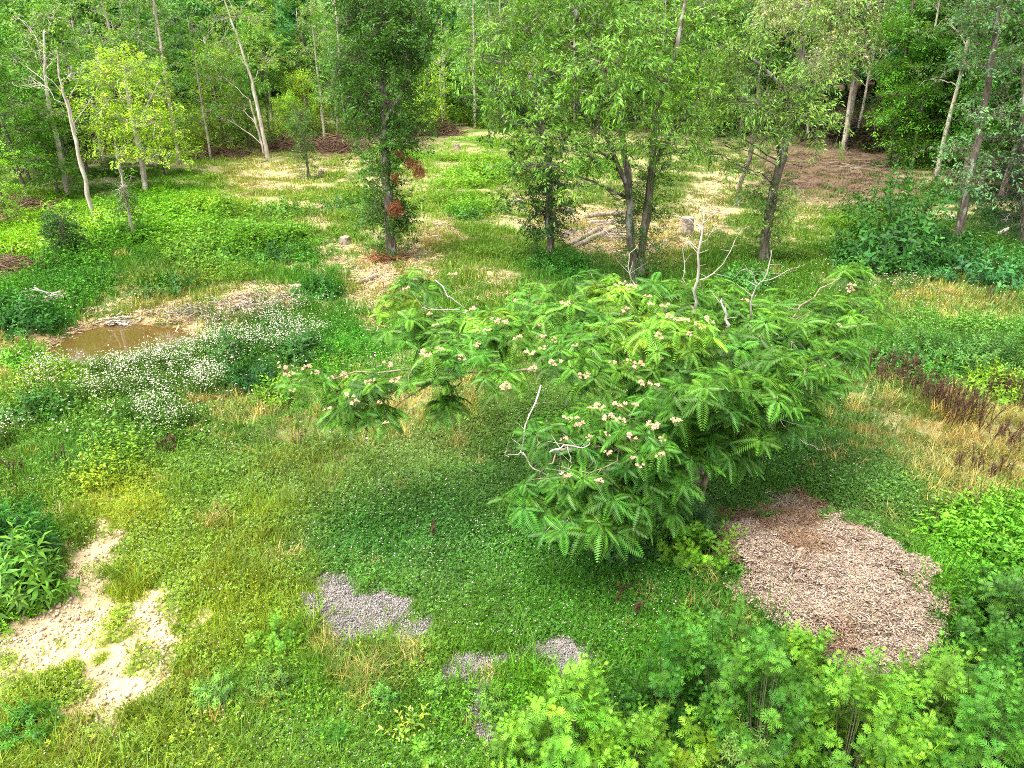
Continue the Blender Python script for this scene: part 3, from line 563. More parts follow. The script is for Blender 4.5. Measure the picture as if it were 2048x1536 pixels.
for _ in range(7000):
    y = U(28, 84); x = U(-1, 1)*(y*.76+2); e = float(edge_y(x)); dep = y-e
    if dep < .8 or dep > 30: continue
    if not free(x, y, 1.75+dep*.06): continue
    PLACED.append((x, y)); left = x < -2
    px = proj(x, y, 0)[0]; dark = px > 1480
    if dep < 7: kind = rng.choice(['young', 'layer', 'slim', 'snag', 'broad'], p=[.34, .22, .26, .10, .08] if not dark else [.05, .35, .35, .05, .2])
    else: kind = rng.choice(['broad', 'slim', 'layer', 'snag'], p=[.42, .32, .18, .08])
    v = U(.75, 1.25)*(1.3 if left else 1); ti = np.array((v*U(.85, 1.2), v, v*U(.8, 1.1)))
    if dep > 14: ti *= (.8, .92, 1.15)  # bluer leaf tint far back stands in for distance haze
    if dark: ti *= (.40, .48, .48)  # leaf tint darkened: paints the deep shade inside the right wood
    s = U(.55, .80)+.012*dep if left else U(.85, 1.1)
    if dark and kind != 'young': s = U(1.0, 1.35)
    where = ('in the left wood' if px < 500 else 'in the wood behind the clearing' if px < 1100 else 'in the wood behind the twin trunks' if px < 1500 else 'in the dark wood at right')
    row = 'at the front' if dep < 7 else 'further in' if dep < 16 else 'far back'
    kl = {'broad': 'full crowned green tree', 'slim': 'slender tree with thin crown', 'young': 'low bushy young tree', 'layer': 'tree with layered branches', 'snag': 'pale dead tree with bare twigs'}[kind]
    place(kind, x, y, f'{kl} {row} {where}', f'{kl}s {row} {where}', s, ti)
for L_ in PROT.values():
    for r in L_:
        if id(r) not in used:
            for c in PKIDS[id(r)]: bpy.data.objects.remove(c)
            bpy.data.objects.remove(r)

# ------------------------------------------------------------------ scatter of uncountable cover
def scatter(name, label, cat, x, y, tint, templates, mat, size, zoff=0., tilt=.12, kind='stuff', zs=1., smooth=False):
    n = len(x); z = terrain(x, y)+zoff; me = bpy.data.meshes.new(name); me.vertices.add(n)
    me.vertices.foreach_set('co', np.stack([x, y, z], 1).astype(np.float32).ravel())
    def attr(nm, ty, data, key):
        a = me.attributes.new(nm, ty, 'POINT'); a.data.foreach_set(key, np.ascontiguousarray(data).ravel())
    rot = np.stack([rng.normal(0, tilt, n), rng.normal(0, tilt, n), U(0, 6.283, n)], 1).astype(np.float32)
    sc = np.broadcast_to(np.reshape(size, (-1, 1)), (n, 3)).astype(np.float32).copy(); sc[:, 2] *= zs
    attr('spin', 'FLOAT_VECTOR', rot, 'vector'); attr('size', 'FLOAT_VECTOR', sc, 'vector')
    attr('tint', 'FLOAT_COLOR', np.c_[tint, np.ones(n)].astype(np.float32), 'color'); attr('pick', 'INT', rng.integers(0, len(templates), n).astype(np.int32), 'value')
    o = bpy.data.objects.new(name, me); COL.objects.link(o); tag(o, label, cat, kind=kind)
    cl = bpy.data.collections.new(name+'_tufts')
    for i, tp in enumerate(templates):
        mb = MB(); mb.add(tp[0], tp[1], tp[2], tp[3]); q = bpy.data.objects.new(f'{name}_tuft', mb.mesh(name+'_tuft', mat, smooth)); cl.objects.link(q)
    ng = bpy.data.node_groups.new(name, 'GeometryNodeTree')
    ng.interface.new_socket('Geometry', in_out='INPUT', socket_type='NodeSocketGeometry'); ng.interface.new_socket('Geometry', in_out='OUTPUT', socket_type='NodeSocketGeometry')
    N = ng.nodes.new; L = ng.links.new; gi = N('NodeGroupInput'); go = N('NodeGroupOutput'); ip = N('GeometryNodeInstanceOnPoints')
    ci_ = N('GeometryNodeCollectionInfo'); ci_.inputs[0].default_value = cl; ci_.inputs[1].default_value = True; ci_.inputs[2].default_value = True
    def na(nm, ty):
        q = N('GeometryNodeInputNamedAttribute'); q.data_type = ty; q.inputs[0].default_value = nm; return [s for s in q.outputs if s.enabled and s.name == 'Attribute'][0]
    m2p = N('GeometryNodeMeshToPoints'); L(gi.outputs[0], m2p.inputs[0])
    L(m2p.outputs[0], ip.inputs['Points']); L(ci_.outputs[0], ip.inputs['Instance']); ip.inputs['Pick Instance'].default_value = True
    L(na('pick', 'INT'), ip.inputs['Instance Index']); L(na('spin', 'FLOAT_VECTOR'), ip.inputs['Rotation']); L(na('size', 'FLOAT_VECTOR'), ip.inputs['Scale'])
    L(ip.outputs[0], go.inputs[0]); md = o.modifiers.new('scatter', 'NODES'); md.node_group = ng; return o
def blades(n, R, h, wd, bend=.6):
    mb = MB(); a = U(0, 6.283, n); r = R*np.sqrt(U(0, 1, n)); hh = h*U(.45, 1.2, n); b = bend*U(.2, 1.3, n); th = U(0, 6.283, n)
    base = np.array([(0, -.5, 0), (0, .5, 0), (.35, .4, .6), (.35, -.4, .6), (1, 0, 1)]); M = np.zeros((n, 3, 3))
    M[:, :, 0] = np.stack([np.cos(th)*b*hh, np.sin(th)*b*hh, 0*b], 1); M[:, :, 1] = np.stack([-np.sin(th)*wd, np.cos(th)*wd, 0*b], 1); M[:, :, 2] = np.stack([0*b, 0*b, hh], 1)
    mb.inst(T(base, [(0, 1, 2, 3)], [(3, 2, 4)]), M, np.stack([r*np.cos(a), r*np.sin(a), -.01+0*r], 1), tones(n, .65, 1.45, .2)); return mb.tpl()
CL3 = MB()
for k in range(3):
    a = k*2.094; c_, s_ = math.cos(a), math.sin(a)
    v = np.array([(0, 0, 0), (.6, -.42, .05), (1, 0, -.03), (.6, .42, .05)]) @ np.array([(c_, s_, 0), (-s_, c_, 0), (0, 0, 1)]); CL3.add(v, [(0, 1, 2, 3)])
CL3 = CL3.tpl()
def clover_tile(n, R, flowers=0):
    mb = MB(); a = U(0, 6.283, n); r = R*np.sqrt(U(0, 1, n)); P = np.stack([r*np.cos(a), r*np.sin(a), U(.01, .09, n)], 1)
    d = norm(np.stack([np.cos(a+1), np.sin(a+1), rng.normal(0, .35, n)], 1)); M = scaled(frames(d, rng.normal(0, .4, n)), U(.012, .022, n)); mb.inst(CL3, M, P, tones(n, .55, 1.5, .1))
    return mb.tpl()
def weed_tile(n, R, h, ls, leaf=LT, k=9):
    mb = MB()
    for _ in range(n):
        a = U(0, 6.283); r = R*math.sqrt(U(0, 1)); b = np.array([r*math.cos(a), r*math.sin(a), 0]); hh = h*U(.5, 1.15); top = b+np.array([U(-.2, .2)*hh, U(-.2, .2)*hh, hh])
        t = U(.25, 1, k); P = b+(top-b)*t[:, None]; d = rdir(k, -.25, .45); mb.inst(leaf, scaled(frames(d, rng.normal(0, .3, k)), ls*U(.6, 1.2, k)*(1.15-.5*t)), P, tones(k, .7, 1.35, .12)*(.85+.35*t)[:, None])
        cones(mb, b[None], top[None], np.array([.004]), np.array([[.7, .8, .6]]))
    return mb.tpl()
def disc(r, k=6): a = np.arange(k)/k*6.283; return T(np.stack([r*np.cos(a), r*np.sin(a), 0*a], 1), [(0, 1, 2, 3), (0, 3, 4, 5)])
def flower_tile(n, R, h, r):
    mb = MB(); a = U(0, 6.283, n); q = R*np.sqrt(U(0, 1, n)); P = np.stack([q*np.cos(a), q*np.sin(a), h*U(.6, 1.15, n)], 1); d = rdir(n, -.5, .5)
    mb.inst(disc(r), scaled(frames(d, rng.normal(0, .3, n)), U(.7, 1.2, n)), P, tones(n, .85, 1.1, .03)); return mb.tpl()
def chip_tile(n, R, l, wd, th=.004):
    mb = MB(); v = np.array([(x, y, z) for x in (-.5, .5) for y in (-.5, .5) for z in (0, 1)], float); q = [(0, 1, 3, 2), (4, 6, 7, 5), (0, 4, 5, 1), (2, 3, 7, 6), (1, 5, 7, 3)]
    a = U(0, 6.283, n); r = R*np.sqrt(U(0, 1, n)); d = rdir(n, -.35, .35); M = frames(d, rng.normal(0, .4, n)); S3 = np.stack([l*U(.4, 1.3, n), wd*U(.5, 1.4, n), np.full(n, th)], 1); M = M*S3[:, None, :]
    g = U(.35, 1.5, n); c = np.stack([g, g*U(.85, 1.0, n), g*U(.72, 1.0, n)], 1); mb.inst(T(v, q), M, np.stack([r*np.cos(a), r*np.sin(a), U(0, .03, n)], 1), c); return mb.tpl()
def stone_tile(n, R, s):
    mb = MB(); v = np.array([(1, 0, 0), (0, 1, 0), (-1, 0, 0), (0, -1, 0), (0, 0, .8), (0, 0, -.8)], float); t = [(0, 1, 4), (1, 2, 4), (2, 3, 4), (3, 0, 4), (1, 0, 5), (2, 1, 5), (3, 2, 5), (0, 3, 5)]
    a = U(0, 6.283, n); r = R*np.sqrt(U(0, 1, n)); M = scaled(frames(rdir(n), U(0, 3, n)), s*U(.5, 1.4, n)); g = U(.6, 1.3, n)
    mb.inst(T(v, None, t), M, np.stack([r*np.cos(a), r*np.sin(a), U(0, .01, n)], 1), np.stack([g]*3, 1)); return mb.tpl()

def pts(n, y0, y1, seed_pow=1.0):
    """points over the visible ground, denser near the camera"""
    y = y0*(y1/y0)**(U(0, 1, n)**seed_pow); x = U(-1, 1, n)*(y*.80+1.6); return x, y
def keep(x, y, p): m = U(0, 1, len(x)) < p; return x[m], y[m]
def hum(x, y, s=51): return noise(x, y, 1.1, s, 3)
TK = .60
def q_(v, n): return sstep(.20, .52, v+n*np.clip(6*v, 0, 1))
def bare(c): n = c['rag']; return np.clip(q_(c['dirt'], n*1.9)*.93+q_(c['gravel'], n*1.5)*.80+sstep(.25, .6, c['mulch']+.9*n*(c['mulch'] < .92))*1.03+q_(c['bank'], n)*.9+q_(c['sand'], n)*.85+q_(c['straw'], n)*.85+q_(c['litter'], n)*.85, 0, 1)
def dryp(c, x, y): return np.clip(c['dry']*.85+.30*noise(x, y, .5, 61, 2)-.04, 0, 1)
pond_in = lambda x, y: (pdist(x, y, pond_xy) < .12)
def cov(n, y0, y1, names=None, pw=1.):
    x, y = pts(n, y0, y1, pw); m = ~pond_in(x, y); x, y = x[m], y[m]; return x, y, cover(x, y)
# grass
x, y, c = cov(30000, 3.6, 26); g = hum(x, y)
p = (1-bare(c)*1.05)*(1-.62*c['clover'])*(1-.35*c['tall'])*(.75+.5*g); m = U(0, 1, len(x)) < p; x, y = x[m], y[m]; c = {k: v[m] for k, v in c.items()}; dd = dryp(c, x, y); gs = 1-.55*sstep(.02, .3, c['dirt']+c['gravel'])
ti = tintat(x, y)*TK*(1+.28*noise(x, y, .6, 65, 2)+.2*noise(x, y, .22, 67))[:, None]; ti *= np.stack([1+.25*noise(x, y, .9, 66), np.ones(len(x)), 1+0*x], 1)
dm = U(0, 1, len(x)) < dd*.72; 
scatter('grass', 'fine green and yellow green grass over the open ground', 'grass', x[~dm], y[~dm], ti[~dm], [blades(60, .17, h, .009) for h in (.07, .10, .13, .17)], COVER, gs[~dm]*(.75+.02*y[~dm])*U(.7, 1.35, (~dm).sum()))
og = sstep(0, .6, noise(x[dm], y[dm], 1.1, 63, 2))[:, None]*.6; c2 = G(196, 160, 105, .60)[None]*og+G(205, 200, 135, .60)[None]*(1-og)
scatter('dry_grass', 'tan and orange dry grass in patches', 'dry grass', x[dm], y[dm], c2*tones(dm.sum(), .75, 1.2, .05), [blades(50, .16, h, .006, .9) for h in (.12, .17, .22)], COVER, (.8+.02*y[dm])*U(.8, 1.4, dm.sum()))
x, y, c = cov(5200, 3.8, 24); p = (1-bare(c))*(1-.6*c['clover'])*sstep(-.1, .45, noise(x, y, 1.0, 131, 2)); x, y = keep(x, y, p)
ti = tintat(x, y)*TK*.95*tones(len(x), .8, 1.25, .15)
scatter('tall_grass_tufts', 'longer arching grass tufts standing out of the short grass', 'grass', x, y, ti, [blades(k, .07, h, .008, 1.1) for k, h in ((16, .22), (24, .27), (12, .18), (30, .24))], COVER, U(.6, 1.3, len(x)))
# clover
x, y, c = cov(36000, 3.8, 17); p = c['clover']*1.3+.12*(1-bare(c)) - c['mulch']*2-c['gravel']*1.5; x, y = keep(x, y, p)
ti = tintat(x, y)*.60*(1+.35*noise(x, y, .9, 68, 3))[:, None]*(.95, 1., 1.)
scatter('clover', 'dense carpet of small dark green clover leaves', 'clover', x, y, ti, [clover_tile(120, .16) for _ in range(4)], COVER, U(.85, 1.25, len(x)), 0)
m = U(0, 1, len(x)) < .55
scatter('clover_blossom', 'tiny white clover heads dotted over the green carpet', 'flowers', x[m], y[m], np.ones((m.sum(), 3))*.62, [flower_tile(3, .2, .09, .008) for _ in range(5)], PETAL, np.ones(m.sum()))
# leafy weeds, near and mid
x, y, c = cov(30000, 4., 30); p = np.clip(.22+.55*c['tall']+.45*sstep(12, 17, y)-.4*c['clover']-.6*c['dry'], 0, 1)*(1-bare(c)*1.2)*np.where(y > 11, sstep(-.25, .3, .6*noise(x, y, 1.1, 57, 3)-.6*noise(x*.35-y*.25, y+x*.3, 1.5, 115, 3)+.35*c['tall']), .6+.9*hum(x, y, 57)); x, y = keep(x, y, p)
c = cover(x, y, ['tall', 'dirt']); ti = tintat(x, y)*TK*1.04*(1+.5*noise(x, y, 1.0, 69, 3))[:, None]; ti *= np.stack([1+.25*noise(x, y, 1.7, 73), np.ones(len(x)), 1+0*x], 1)
lump = .55+.75*sstep(-.35, .5, noise(x, y, 1.1, 141, 3)); ti = ti*(.75+.4*lump)[:, None]
scatter('weeds', 'low leafy green weeds in uneven clumps over the clearing', 'weeds', x, y, ti, [weed_tile(9, .2, h, ls) for h, ls in ((.12, .045), (.18, .05), (.24, .06), (.30, .055))], COVER, lump*(.62+.85*c['tall']-.5*c['dirt'])*U(.45, 1.4, len(x))*(1+.012*y), tilt=.1)
# far cover
x, y, c = cov(26000, 22, 62); e = y-edge_y(x); p = np.clip(.5+.6*c['tall']-.9*bare(c), 0, 1)*sstep(-.2, .35, .6*noise(x, y, 1.5, 58, 3)-.6*noise(x*.35-y*.25, y+x*.3, 1.5, 115, 3)+.4*c['tall'])*np.where(e > 2, np.where(x < 5, .9, .35), 1); x, y = keep(x, y, p)
c = cover(x, y, ['tall']); ti = tintat(x, y)*TK*1.1*(1+.5*noise(x, y, 1.8, 70, 3))[:, None]*np.where(y-edge_y(x) > 2, .9, 1)[:, None]
scatter('undergrowth', 'bright and dark green low growth over the far half of the clearing', 'undergrowth', x, y, ti, [weed_tile(12, .42, h, .13, k=8) for h in (.22, .3, .42)], COVER, (.45+.9*sstep(-.3, .5, noise(x, y, 1.6, 143, 3)))*(.7+.75*c['tall'])*U(.5, 1.4, len(x)), tilt=.1)
# far ground: sparse short grass on the bare trails too
x, y, c = cov(22000, 16, 50); p = (1-.8*bare(c))*np.clip(.36+.5*hum(x, y, 59)-.4*noise(x*.35-y*.25, y+x*.3, 1.5, 115, 3), .05, 1); x, y = keep(x, y, p); c = cover(x, y); b_ = np.clip(c['straw']+c['dry'], 0, 1)[:, None]
ti = tintat(x, y)*TK*1.05*(1-b_)+G(205, 195, 120, .5)*b_; ti = ti*(1+.25*noise(x, y, 1.2, 75, 2))[:, None]
scatter('meadow_grass', 'short yellow green grass on the far half of the clearing', 'grass', x, y, ti, [blades(60, .34, h, .022) for h in (.08, .12, .18)], COVER, U(.8, 1.4, len(x)))
# white wildflowers
x, y, c = cov(46000, 8, 22); x, y = keep(x, y, sstep(.08, .6, c['flowers'])*.9*(pdist(x, y, pond_xy) > .5)*(.45+1.5*noise(x, y, .45, 60, 2)))
scatter('white_wildflowers', 'drifts of small white daisy-like flowers beside the pond', 'flowers', x, y, np.ones((len(x), 3))*.66, [flower_tile(13, .2, .42, .0105) for _ in range(5)], PETAL, U(.7, 1.2, len(x)))
scatter('flower_stems', 'thin green stems and leaves under the white flowers', 'weeds', x+.02, y, tintat(x, y)*TK*.95, [weed_tile(10, .16, .38, .05, LTn, 8) for _ in range(3)], COVER, U(.8, 1.2, len(x)))
x, y, c = cov(9000, 10, 24); c_ = cover(x, y, ['clover', 'tall']); px, py, _ = proj(x, y, 0); x, y = keep(x, y, .16*(px > 1500)*(py < 700)+.10*(px < 800)*(py > 600)*(py < 900))
scatter('scattered_wildflowers', 'loose white flower heads dotted through the weeds', 'flowers', x, y, np.ones((len(x), 3))*.75, [flower_tile(5, .25, .3, .013) for _ in range(4)], PETAL, U(.7, 1.2, len(x)))
# wood chips, gravel, stones
x = U(-2, 2, 9000)*1.3+MUL[0]; y = U(-2, 2, 9000)*1.3+MUL[1]; c = cover(x, y, ['mulch']); x, y = keep(x, y, sstep(.2, .6, c['mulch']+.9*c['rag']*(c['mulch'] < .92))*.9)
br = sstep(.0, .6, noise(x, y, .5, 33, 3)*1.3-.35*(x-MUL[0])+.3*(y-MUL[1]))[:, None]; ti = np.array((.33, .27, .215))*(1-br)+np.array((.20, .135, .085))*br
scatter('wood_chips', 'heap of pale and brown wood chips beside the mimosa', 'wood chips', x, y, ti, [chip_tile(95, .13, .036, .008) for _ in range(5)], CHIP, U(.8, 1.3, len(x)))
x, y, c = cov(60000, 4, 11); x, y = keep(x, y, sstep(.2, .6, c['gravel']+c['rag']*1.5*np.clip(6*c['gravel'], 0, 1))*.65)
scatter('gravel', 'pale grey gravel showing in bare patches', 'gravel', x, y, np.array((.27, .245, .225))*tones(len(x), .75, 1.2, .04), [stone_tile(34, .09, .009) for _ in range(4)], STONE, U(.8, 1.4, len(x)))
x, y, c = cov(50000, 4, 17); x, y = keep(x, y, np.clip(c['dirt']+c['sand']*.5, 0, 1)*.34)
scatter('stones', 'small pale stones on the bare sandy ground', 'stones', x, y, np.array((.58, .46, .30))*tones(len(x), .8, 1.25, .05), [stone_tile(7, .12, .012) for _ in range(4)], STONE, U(.5, 1.9, len(x)))
# straw and twigs on trails
x, y, c = cov(40000, 11, 46); p = np.clip(c['straw']*.6+c['litter']*.5+c['sand']*.4+c['bank']*.5, 0, 1)*(y-edge_y(x) < 3); x, y = keep(x, y, p); c = cover(x, y, ['litter']); l_ = np.clip(c['litter']*1.3, 0, 1)[:, None]
ti = np.array((.46, .38, .22))*(1-l_)+np.array((.13, .09, .06))*l_
scatter('straw_litter', 'dry straw, twigs and leaf litter on the bare trails', 'litter', x, y, ti*tones(len(x), .75, 1.2, .05), [chip_tile(34, .28, .16, .014) for _ in range(4)], CHIP, U(.8, 1.3, len(x)))
# forest-floor shrubs and the distant wood
x, y = pts(3000, 45, 95); e = y-edge_y(x); m = (e > 1) & (U(0, 1, len(x)) < .6); x, y = x[m], y[m]
scatter('forest_understory', 'dense green shrubs on the floor of the surrounding wood', 'undergrowth', x, y, tintat(x, y)*.55*tones(len(x), .6, 1.2, .1)*np.where(proj(x, y, 0)[0] > 1480, .3, 1)[:, None], [weed_tile(26, .8, 1.3, .26, k=9) for _ in range(3)], COVER, U(.5, 1.3, len(x)))  # right-hand shrubs darkened, the wood's shade put into their tint
fb = MB(); 
def far_tree(h):
    mb = MB()
    tube(mb, [(0, 0, 0), (0, 0, h*.5), (.2, 0, h*.9)], [.18, .12, .03], 5, (1.1, .8, .8)); P = []
    for k in range(16):
        z = h*U(.32, .97); r = 2.6*math.sin(min(1, (h*1.05-z)/(h*.55))*math.pi/2); a = k*2.4; cc = np.array([r*.7*math.cos(a), r*.7*math.sin(a), z]); P.append(cc+rdir(60, -.5, 1)*np.array([1.3, 1.3, .9])*(U(.3, 1, 60)**.5)[:, None])
    P = np.concatenate(P); D = rdir(len(P), -.3, .3); M = scaled(frames(D, rng.normal(0, .5, len(P))), U(.8, 1.2, len(P))); k = rng.integers(0, 5, len(P)); cc = tones(len(P), .75, 1.25, .1)
    for i in range(5): mm = k == i; mb.inst(FARS[i], M[mm], P[mm], cc[mm])
    return mb.tpl()
FARS = [spray(8, 1.1, LT, .42, .5, .4) for _ in range(5)]
y = U(72, 190, 2600); x = U(-1, 1, 2600)*(y*.78+4); m = (y-edge_y(x) > 26); x, y = x[m], y[m]; q = []
for i in range(len(x)):
    if all((x[i]-x[j])**2+(y[i]-y[j])**2 > 12 for j in q): q.append(i)
x, y = x[q], y[q]; ti = G(72, 122, 62)*tones(len(x), .7, 1.25, .15)*np.array((.75, 1, 1.25))  # bluish cast in the leaf colour takes the place of haze
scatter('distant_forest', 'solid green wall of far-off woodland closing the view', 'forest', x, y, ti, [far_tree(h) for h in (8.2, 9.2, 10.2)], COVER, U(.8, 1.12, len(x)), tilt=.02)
# ------------------------------------------------------------------ the mimosa
def frond(L, droop, k=15):
    mb = MB(); s = np.linspace(.12, 1, k); P = np.stack([s*L, 0*s, .35*L*s-droop*L*s*s], 1); ln = L*.31*np.sin(np.pi*(.12+.80*s))**.8
    for sd_ in (-1, 1):
        d = np.stack([.42+0*s, sd_*np.ones(k), -.35-.25*s], 1); M = frames(d, np.full(k, 0.))
        v = np.array([(0, 0, 0), (.45, .085, .05), (1, 0, -.08), (.45, -.085, .05)]); M = M*np.stack([ln, L*.33+0*ln, ln], 1)[:, None, :]
        mb.inst(T(v, [(0, 3, 2, 1)]), M, P, tones(k, .85, 1.15, .06))
    for i in range(0, k-2, 2): cones(mb, P[i:i+1], P[i+2:i+3], np.array([.003]), np.array([[.8, .9, .6]]))
    return mb.tpl()
FRN = [frond(l_, d) for l_, d in ((.25, .45), (.29, .65), (.23, .85), (.27, 1.0))]
def rosette(n):
    mb = MB(); a = np.arange(n)*2.4+U(0, 6); el = U(-.35, .7, n)
    for i in range(n):
        M = frames(np.array([[math.cos(a[i]), math.sin(a[i]), el[i]*.6]]))*U(.75, 1.15); mb.inst(FRN[rng.integers(0, 4)], M, np.zeros((1, 3)), tones(1, .85, 1.18, .08))
    return mb.tpl()
ROS = [rosette(n) for n in (5, 6, 6, 5, 7)]
def build_mimosa():
    b = ground(1372, 1042); Y0 = b[1]; root = empty('mimosa_tree', b, 'wide spreading mimosa tree with feathery leaves and pale pink blossom puffs', 'tree')
    tb = MB(); cb = MB(); a_ = lambda px, py, o: at(px, py, Y0+o)
    stems = [([b-(0, 0, .1), a_(1362, 960, 0), a_(1378, 860, .1), a_(1388, 720, .3), a_(1390, 620, .6)], [.10, .085, .07, .05, .03]),
      ([b+(.1, .05, -.1), a_(1400, 940, .2), a_(1440, 850, .5), a_(1500, 740, .8), a_(1560, 660, 1.2)], [.075, .06, .05, .04, .025]),
      ([b+(-.08, .0, -.1), a_(1340, 950, -.1), a_(1290, 860, -.1), a_(1200, 790, 0), a_(1080, 745, .1), a_(930, 745, .2)], [.06, .05, .035, .025, .018, .012]),
      ([a_(1378, 860, .1), a_(1330, 760, .5), a_(1240, 700, 1.1), a_(1100, 660, 1.5), a_(900, 640, 2.0)], [.05, .04, .025, .018, .012]),
      ([b+(.12, -.05, -.1), a_(1410, 960, -.2), a_(1470, 890, -.4), a_(1540, 820, -.3), a_(1640, 740, 0)], [.05, .04, .035, .03, .018]),
      ([a_(1362, 960, 0), a_(1300, 940, -.6), a_(1220, 900, -1.0), a_(1120, 900, -1.2)], [.05, .04, .03, .018])]
    pts = []
    for P, R in stems:
        Q = spline(P, 26); Q[1:-1] += rng.normal(0, .012, (24, 3)); r = np.interp(np.linspace(0, len(P)-1, 26), range(len(P)), R); tube(tb, Q, r, 8); pts.append(Q)
    pts = np.concatenate(pts)
    BL = [(830,575,55,38,2.2),(800,620,45,40,1.9),(870,650,75,45,1.4),(815,660,55,40,1.0),(940,640,70,40,1.6),(930,700,80,45,.6),(1000,690,80,50,.4),(1080,600,90,40,1.9),(1060,660,90,50,.9),(1160,640,95,50,.9),(1180,570,70,25,2.0),
      (1255,600,95,45,1.3),(1330,590,80,40,1.3),(1270,680,100,55,.4),(1380,630,90,50,.8),(1440,600,80,45,1.5),(1510,650,90,50,1.0),(1590,610,90,40,1.8),(1660,640,90,50,1.4),(1720,600,45,40,2.0),(1700,550,28,25,2.4),(1730,660,55,45,1.1),
      (1620,700,100,55,.8),(1530,720,100,60,.4),(1430,720,100,60,.2),(1350,740,90,60,-.1),(1230,760,90,45,-.3),(1130,740,70,40,-.3),(1010,760,55,35,-.3),(910,730,75,40,0),(850,760,55,30,-.1),(740,770,55,30,-.2),(700,800,45,28,-.3),(620,765,48,24,-.2),(760,830,38,30,-.4),(690,830,38,25,-.4),(895,815,28,22,-.2),
      (1680,720,70,45,.6),(1600,780,80,50,0),(1500,800,90,60,-.3),(1440,860,70,50,-.6),(1350,830,80,55,-.5),(1260,830,90,45,-.7),(1170,850,75,35,-.8),(1100,870,70,40,-.9),(1190,920,90,45,-1.2),(1270,920,70,50,-1.1),(1120,960,80,40,-1.3),(1220,990,70,40,-1.4),(1300,960,60,45,-1.1),(1060,1000,50,30,-1.4),(1150,1050,60,25,-1.7),(1330,900,50,60,-.7),(1470,920,50,35,-.7),(1555,850,55,30,-.3),(1400,790,80,50,-.6),(1470,810,80,50,-.6),(1330,970,60,45,-.6),(1420,890,60,45,-.7),(1250,860,80,50,-.2),(1180,900,80,50,-.6),(1560,740,80,55,-.2),(1640,770,60,40,0),(1340,680,90,55,-.1),(1180,700,90,45,.1),(1230,950,80,45,-.9),(1300,1010,60,40,-.9),(1590,830,45,30,-.2),(1380,860,60,60,.4),(1300,790,80,60,.4),(1430,830,70,50,-1.0),(1480,870,60,45,-.9),(1530,800,60,45,-.9),(1600,740,60,45,-.6),(1360,930,55,40,-1.0),(1290,880,60,45,-1.3),(1420,780,70,45,-1.1),(1340,800,70,50,-1.0),(1160,1000,60,40,-1.2),(1250,1040,60,35,-1.4),(980,650,60,40,1.2),(880,680,60,40,1.0)]
    tips = []; dirs = []; cols = []
    for px, py, rx, ry, o in BL:
        c = a_(px, py, o); k = proj(*c)[2]/F; rad = np.array([rx*k, max(rx, ry)*k*.8, ry*k*.9])
        i = np.argmin(np.linalg.norm(pts-c, axis=1)+1.2*np.maximum(pts[:, 2]-c[2], 0)); p0 = pts[i]; L_ = np.linalg.norm(c-p0)
        Q = wob(bez(p0, (p0+c)/2+np.array([0, 0, .12*L_]), c, 8), .02); tube(tb, Q, np.linspace(min(.018, .009+.008*L_), .006, 8), 5); src = [*Q[3:]]
        n = max(15, int(rad[0]*rad[2]*150*U(.6, 1.25))); u = rdir(n, -.35, 1); P = c+u*rad*(U(.4, 1.1, n)[:, None])
        for j in range(n):
            s0 = src[np.argmin([np.linalg.norm(q-P[j])+U(0, .1) for q in src])]; B = wob(bez(s0, (s0+P[j])/2+np.array([0, 0, .04]), P[j], 4), .015); cones(tb, B[:-1], B[1:], np.array([.007, .006, .005])); src.append(B[2])
        dirs.append(norm(u*np.array([.55, .55, .25])+np.array([0, 0, 1.0]))); tips.append(P)
        low = min(1, max(0, (py-640)/300)); hi_ = float(U(0, 1) < .3)*(py < 700); cols.append(np.broadcast_to((G(106, 170, 60, .54)*(1-hi_)+G(140, 196, 66, .58)*hi_)*(1-low)+G(90, 156, 52, .48)*low, (n, 3))*tones(n, .65, 1.3, .14))  # shade painted into the leaf colour: bright lit tops, darker low fronds
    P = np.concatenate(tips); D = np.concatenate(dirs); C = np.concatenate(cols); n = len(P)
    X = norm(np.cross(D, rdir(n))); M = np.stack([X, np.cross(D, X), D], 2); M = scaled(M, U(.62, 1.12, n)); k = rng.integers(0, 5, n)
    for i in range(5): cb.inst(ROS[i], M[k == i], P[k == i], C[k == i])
    tb.obj('trunk', MBARK, root, True, b); cb.obj('crown', LEAF, root, False, b)
    # blossoms
    fm = MB(); q = 34
    for j in range(5):
        o = rdir(1)[0]*.05*np.array([1.2, 1.2, .5]); d = rdir(q, -.15, 1); r = U(.020, .034, q); cc = np.where(U(0, 1, (q, 1)) < .55, np.array([[.84, .68, .60]]), np.array([[.80, .44, .46]]))
        v = np.array([(0, -.0, 0), (1, -.13, 0), (1, .13, 0)]); fm.inst(T(v, None, [(0, 1, 2)], np.array([(1.0, 1.05, .9), (1, 1, 1), (1, 1, 1)])), scaled(frames(d, U(0, 3, q)), r), np.broadcast_to(o, (q, 3)), cc)
        cones(fm, np.array([[0, 0, -.07]]), o[None], np.array([.003]), np.array([[.25, .22, .10]]))
    me = fm.mesh('flower_cluster', BLOOM)
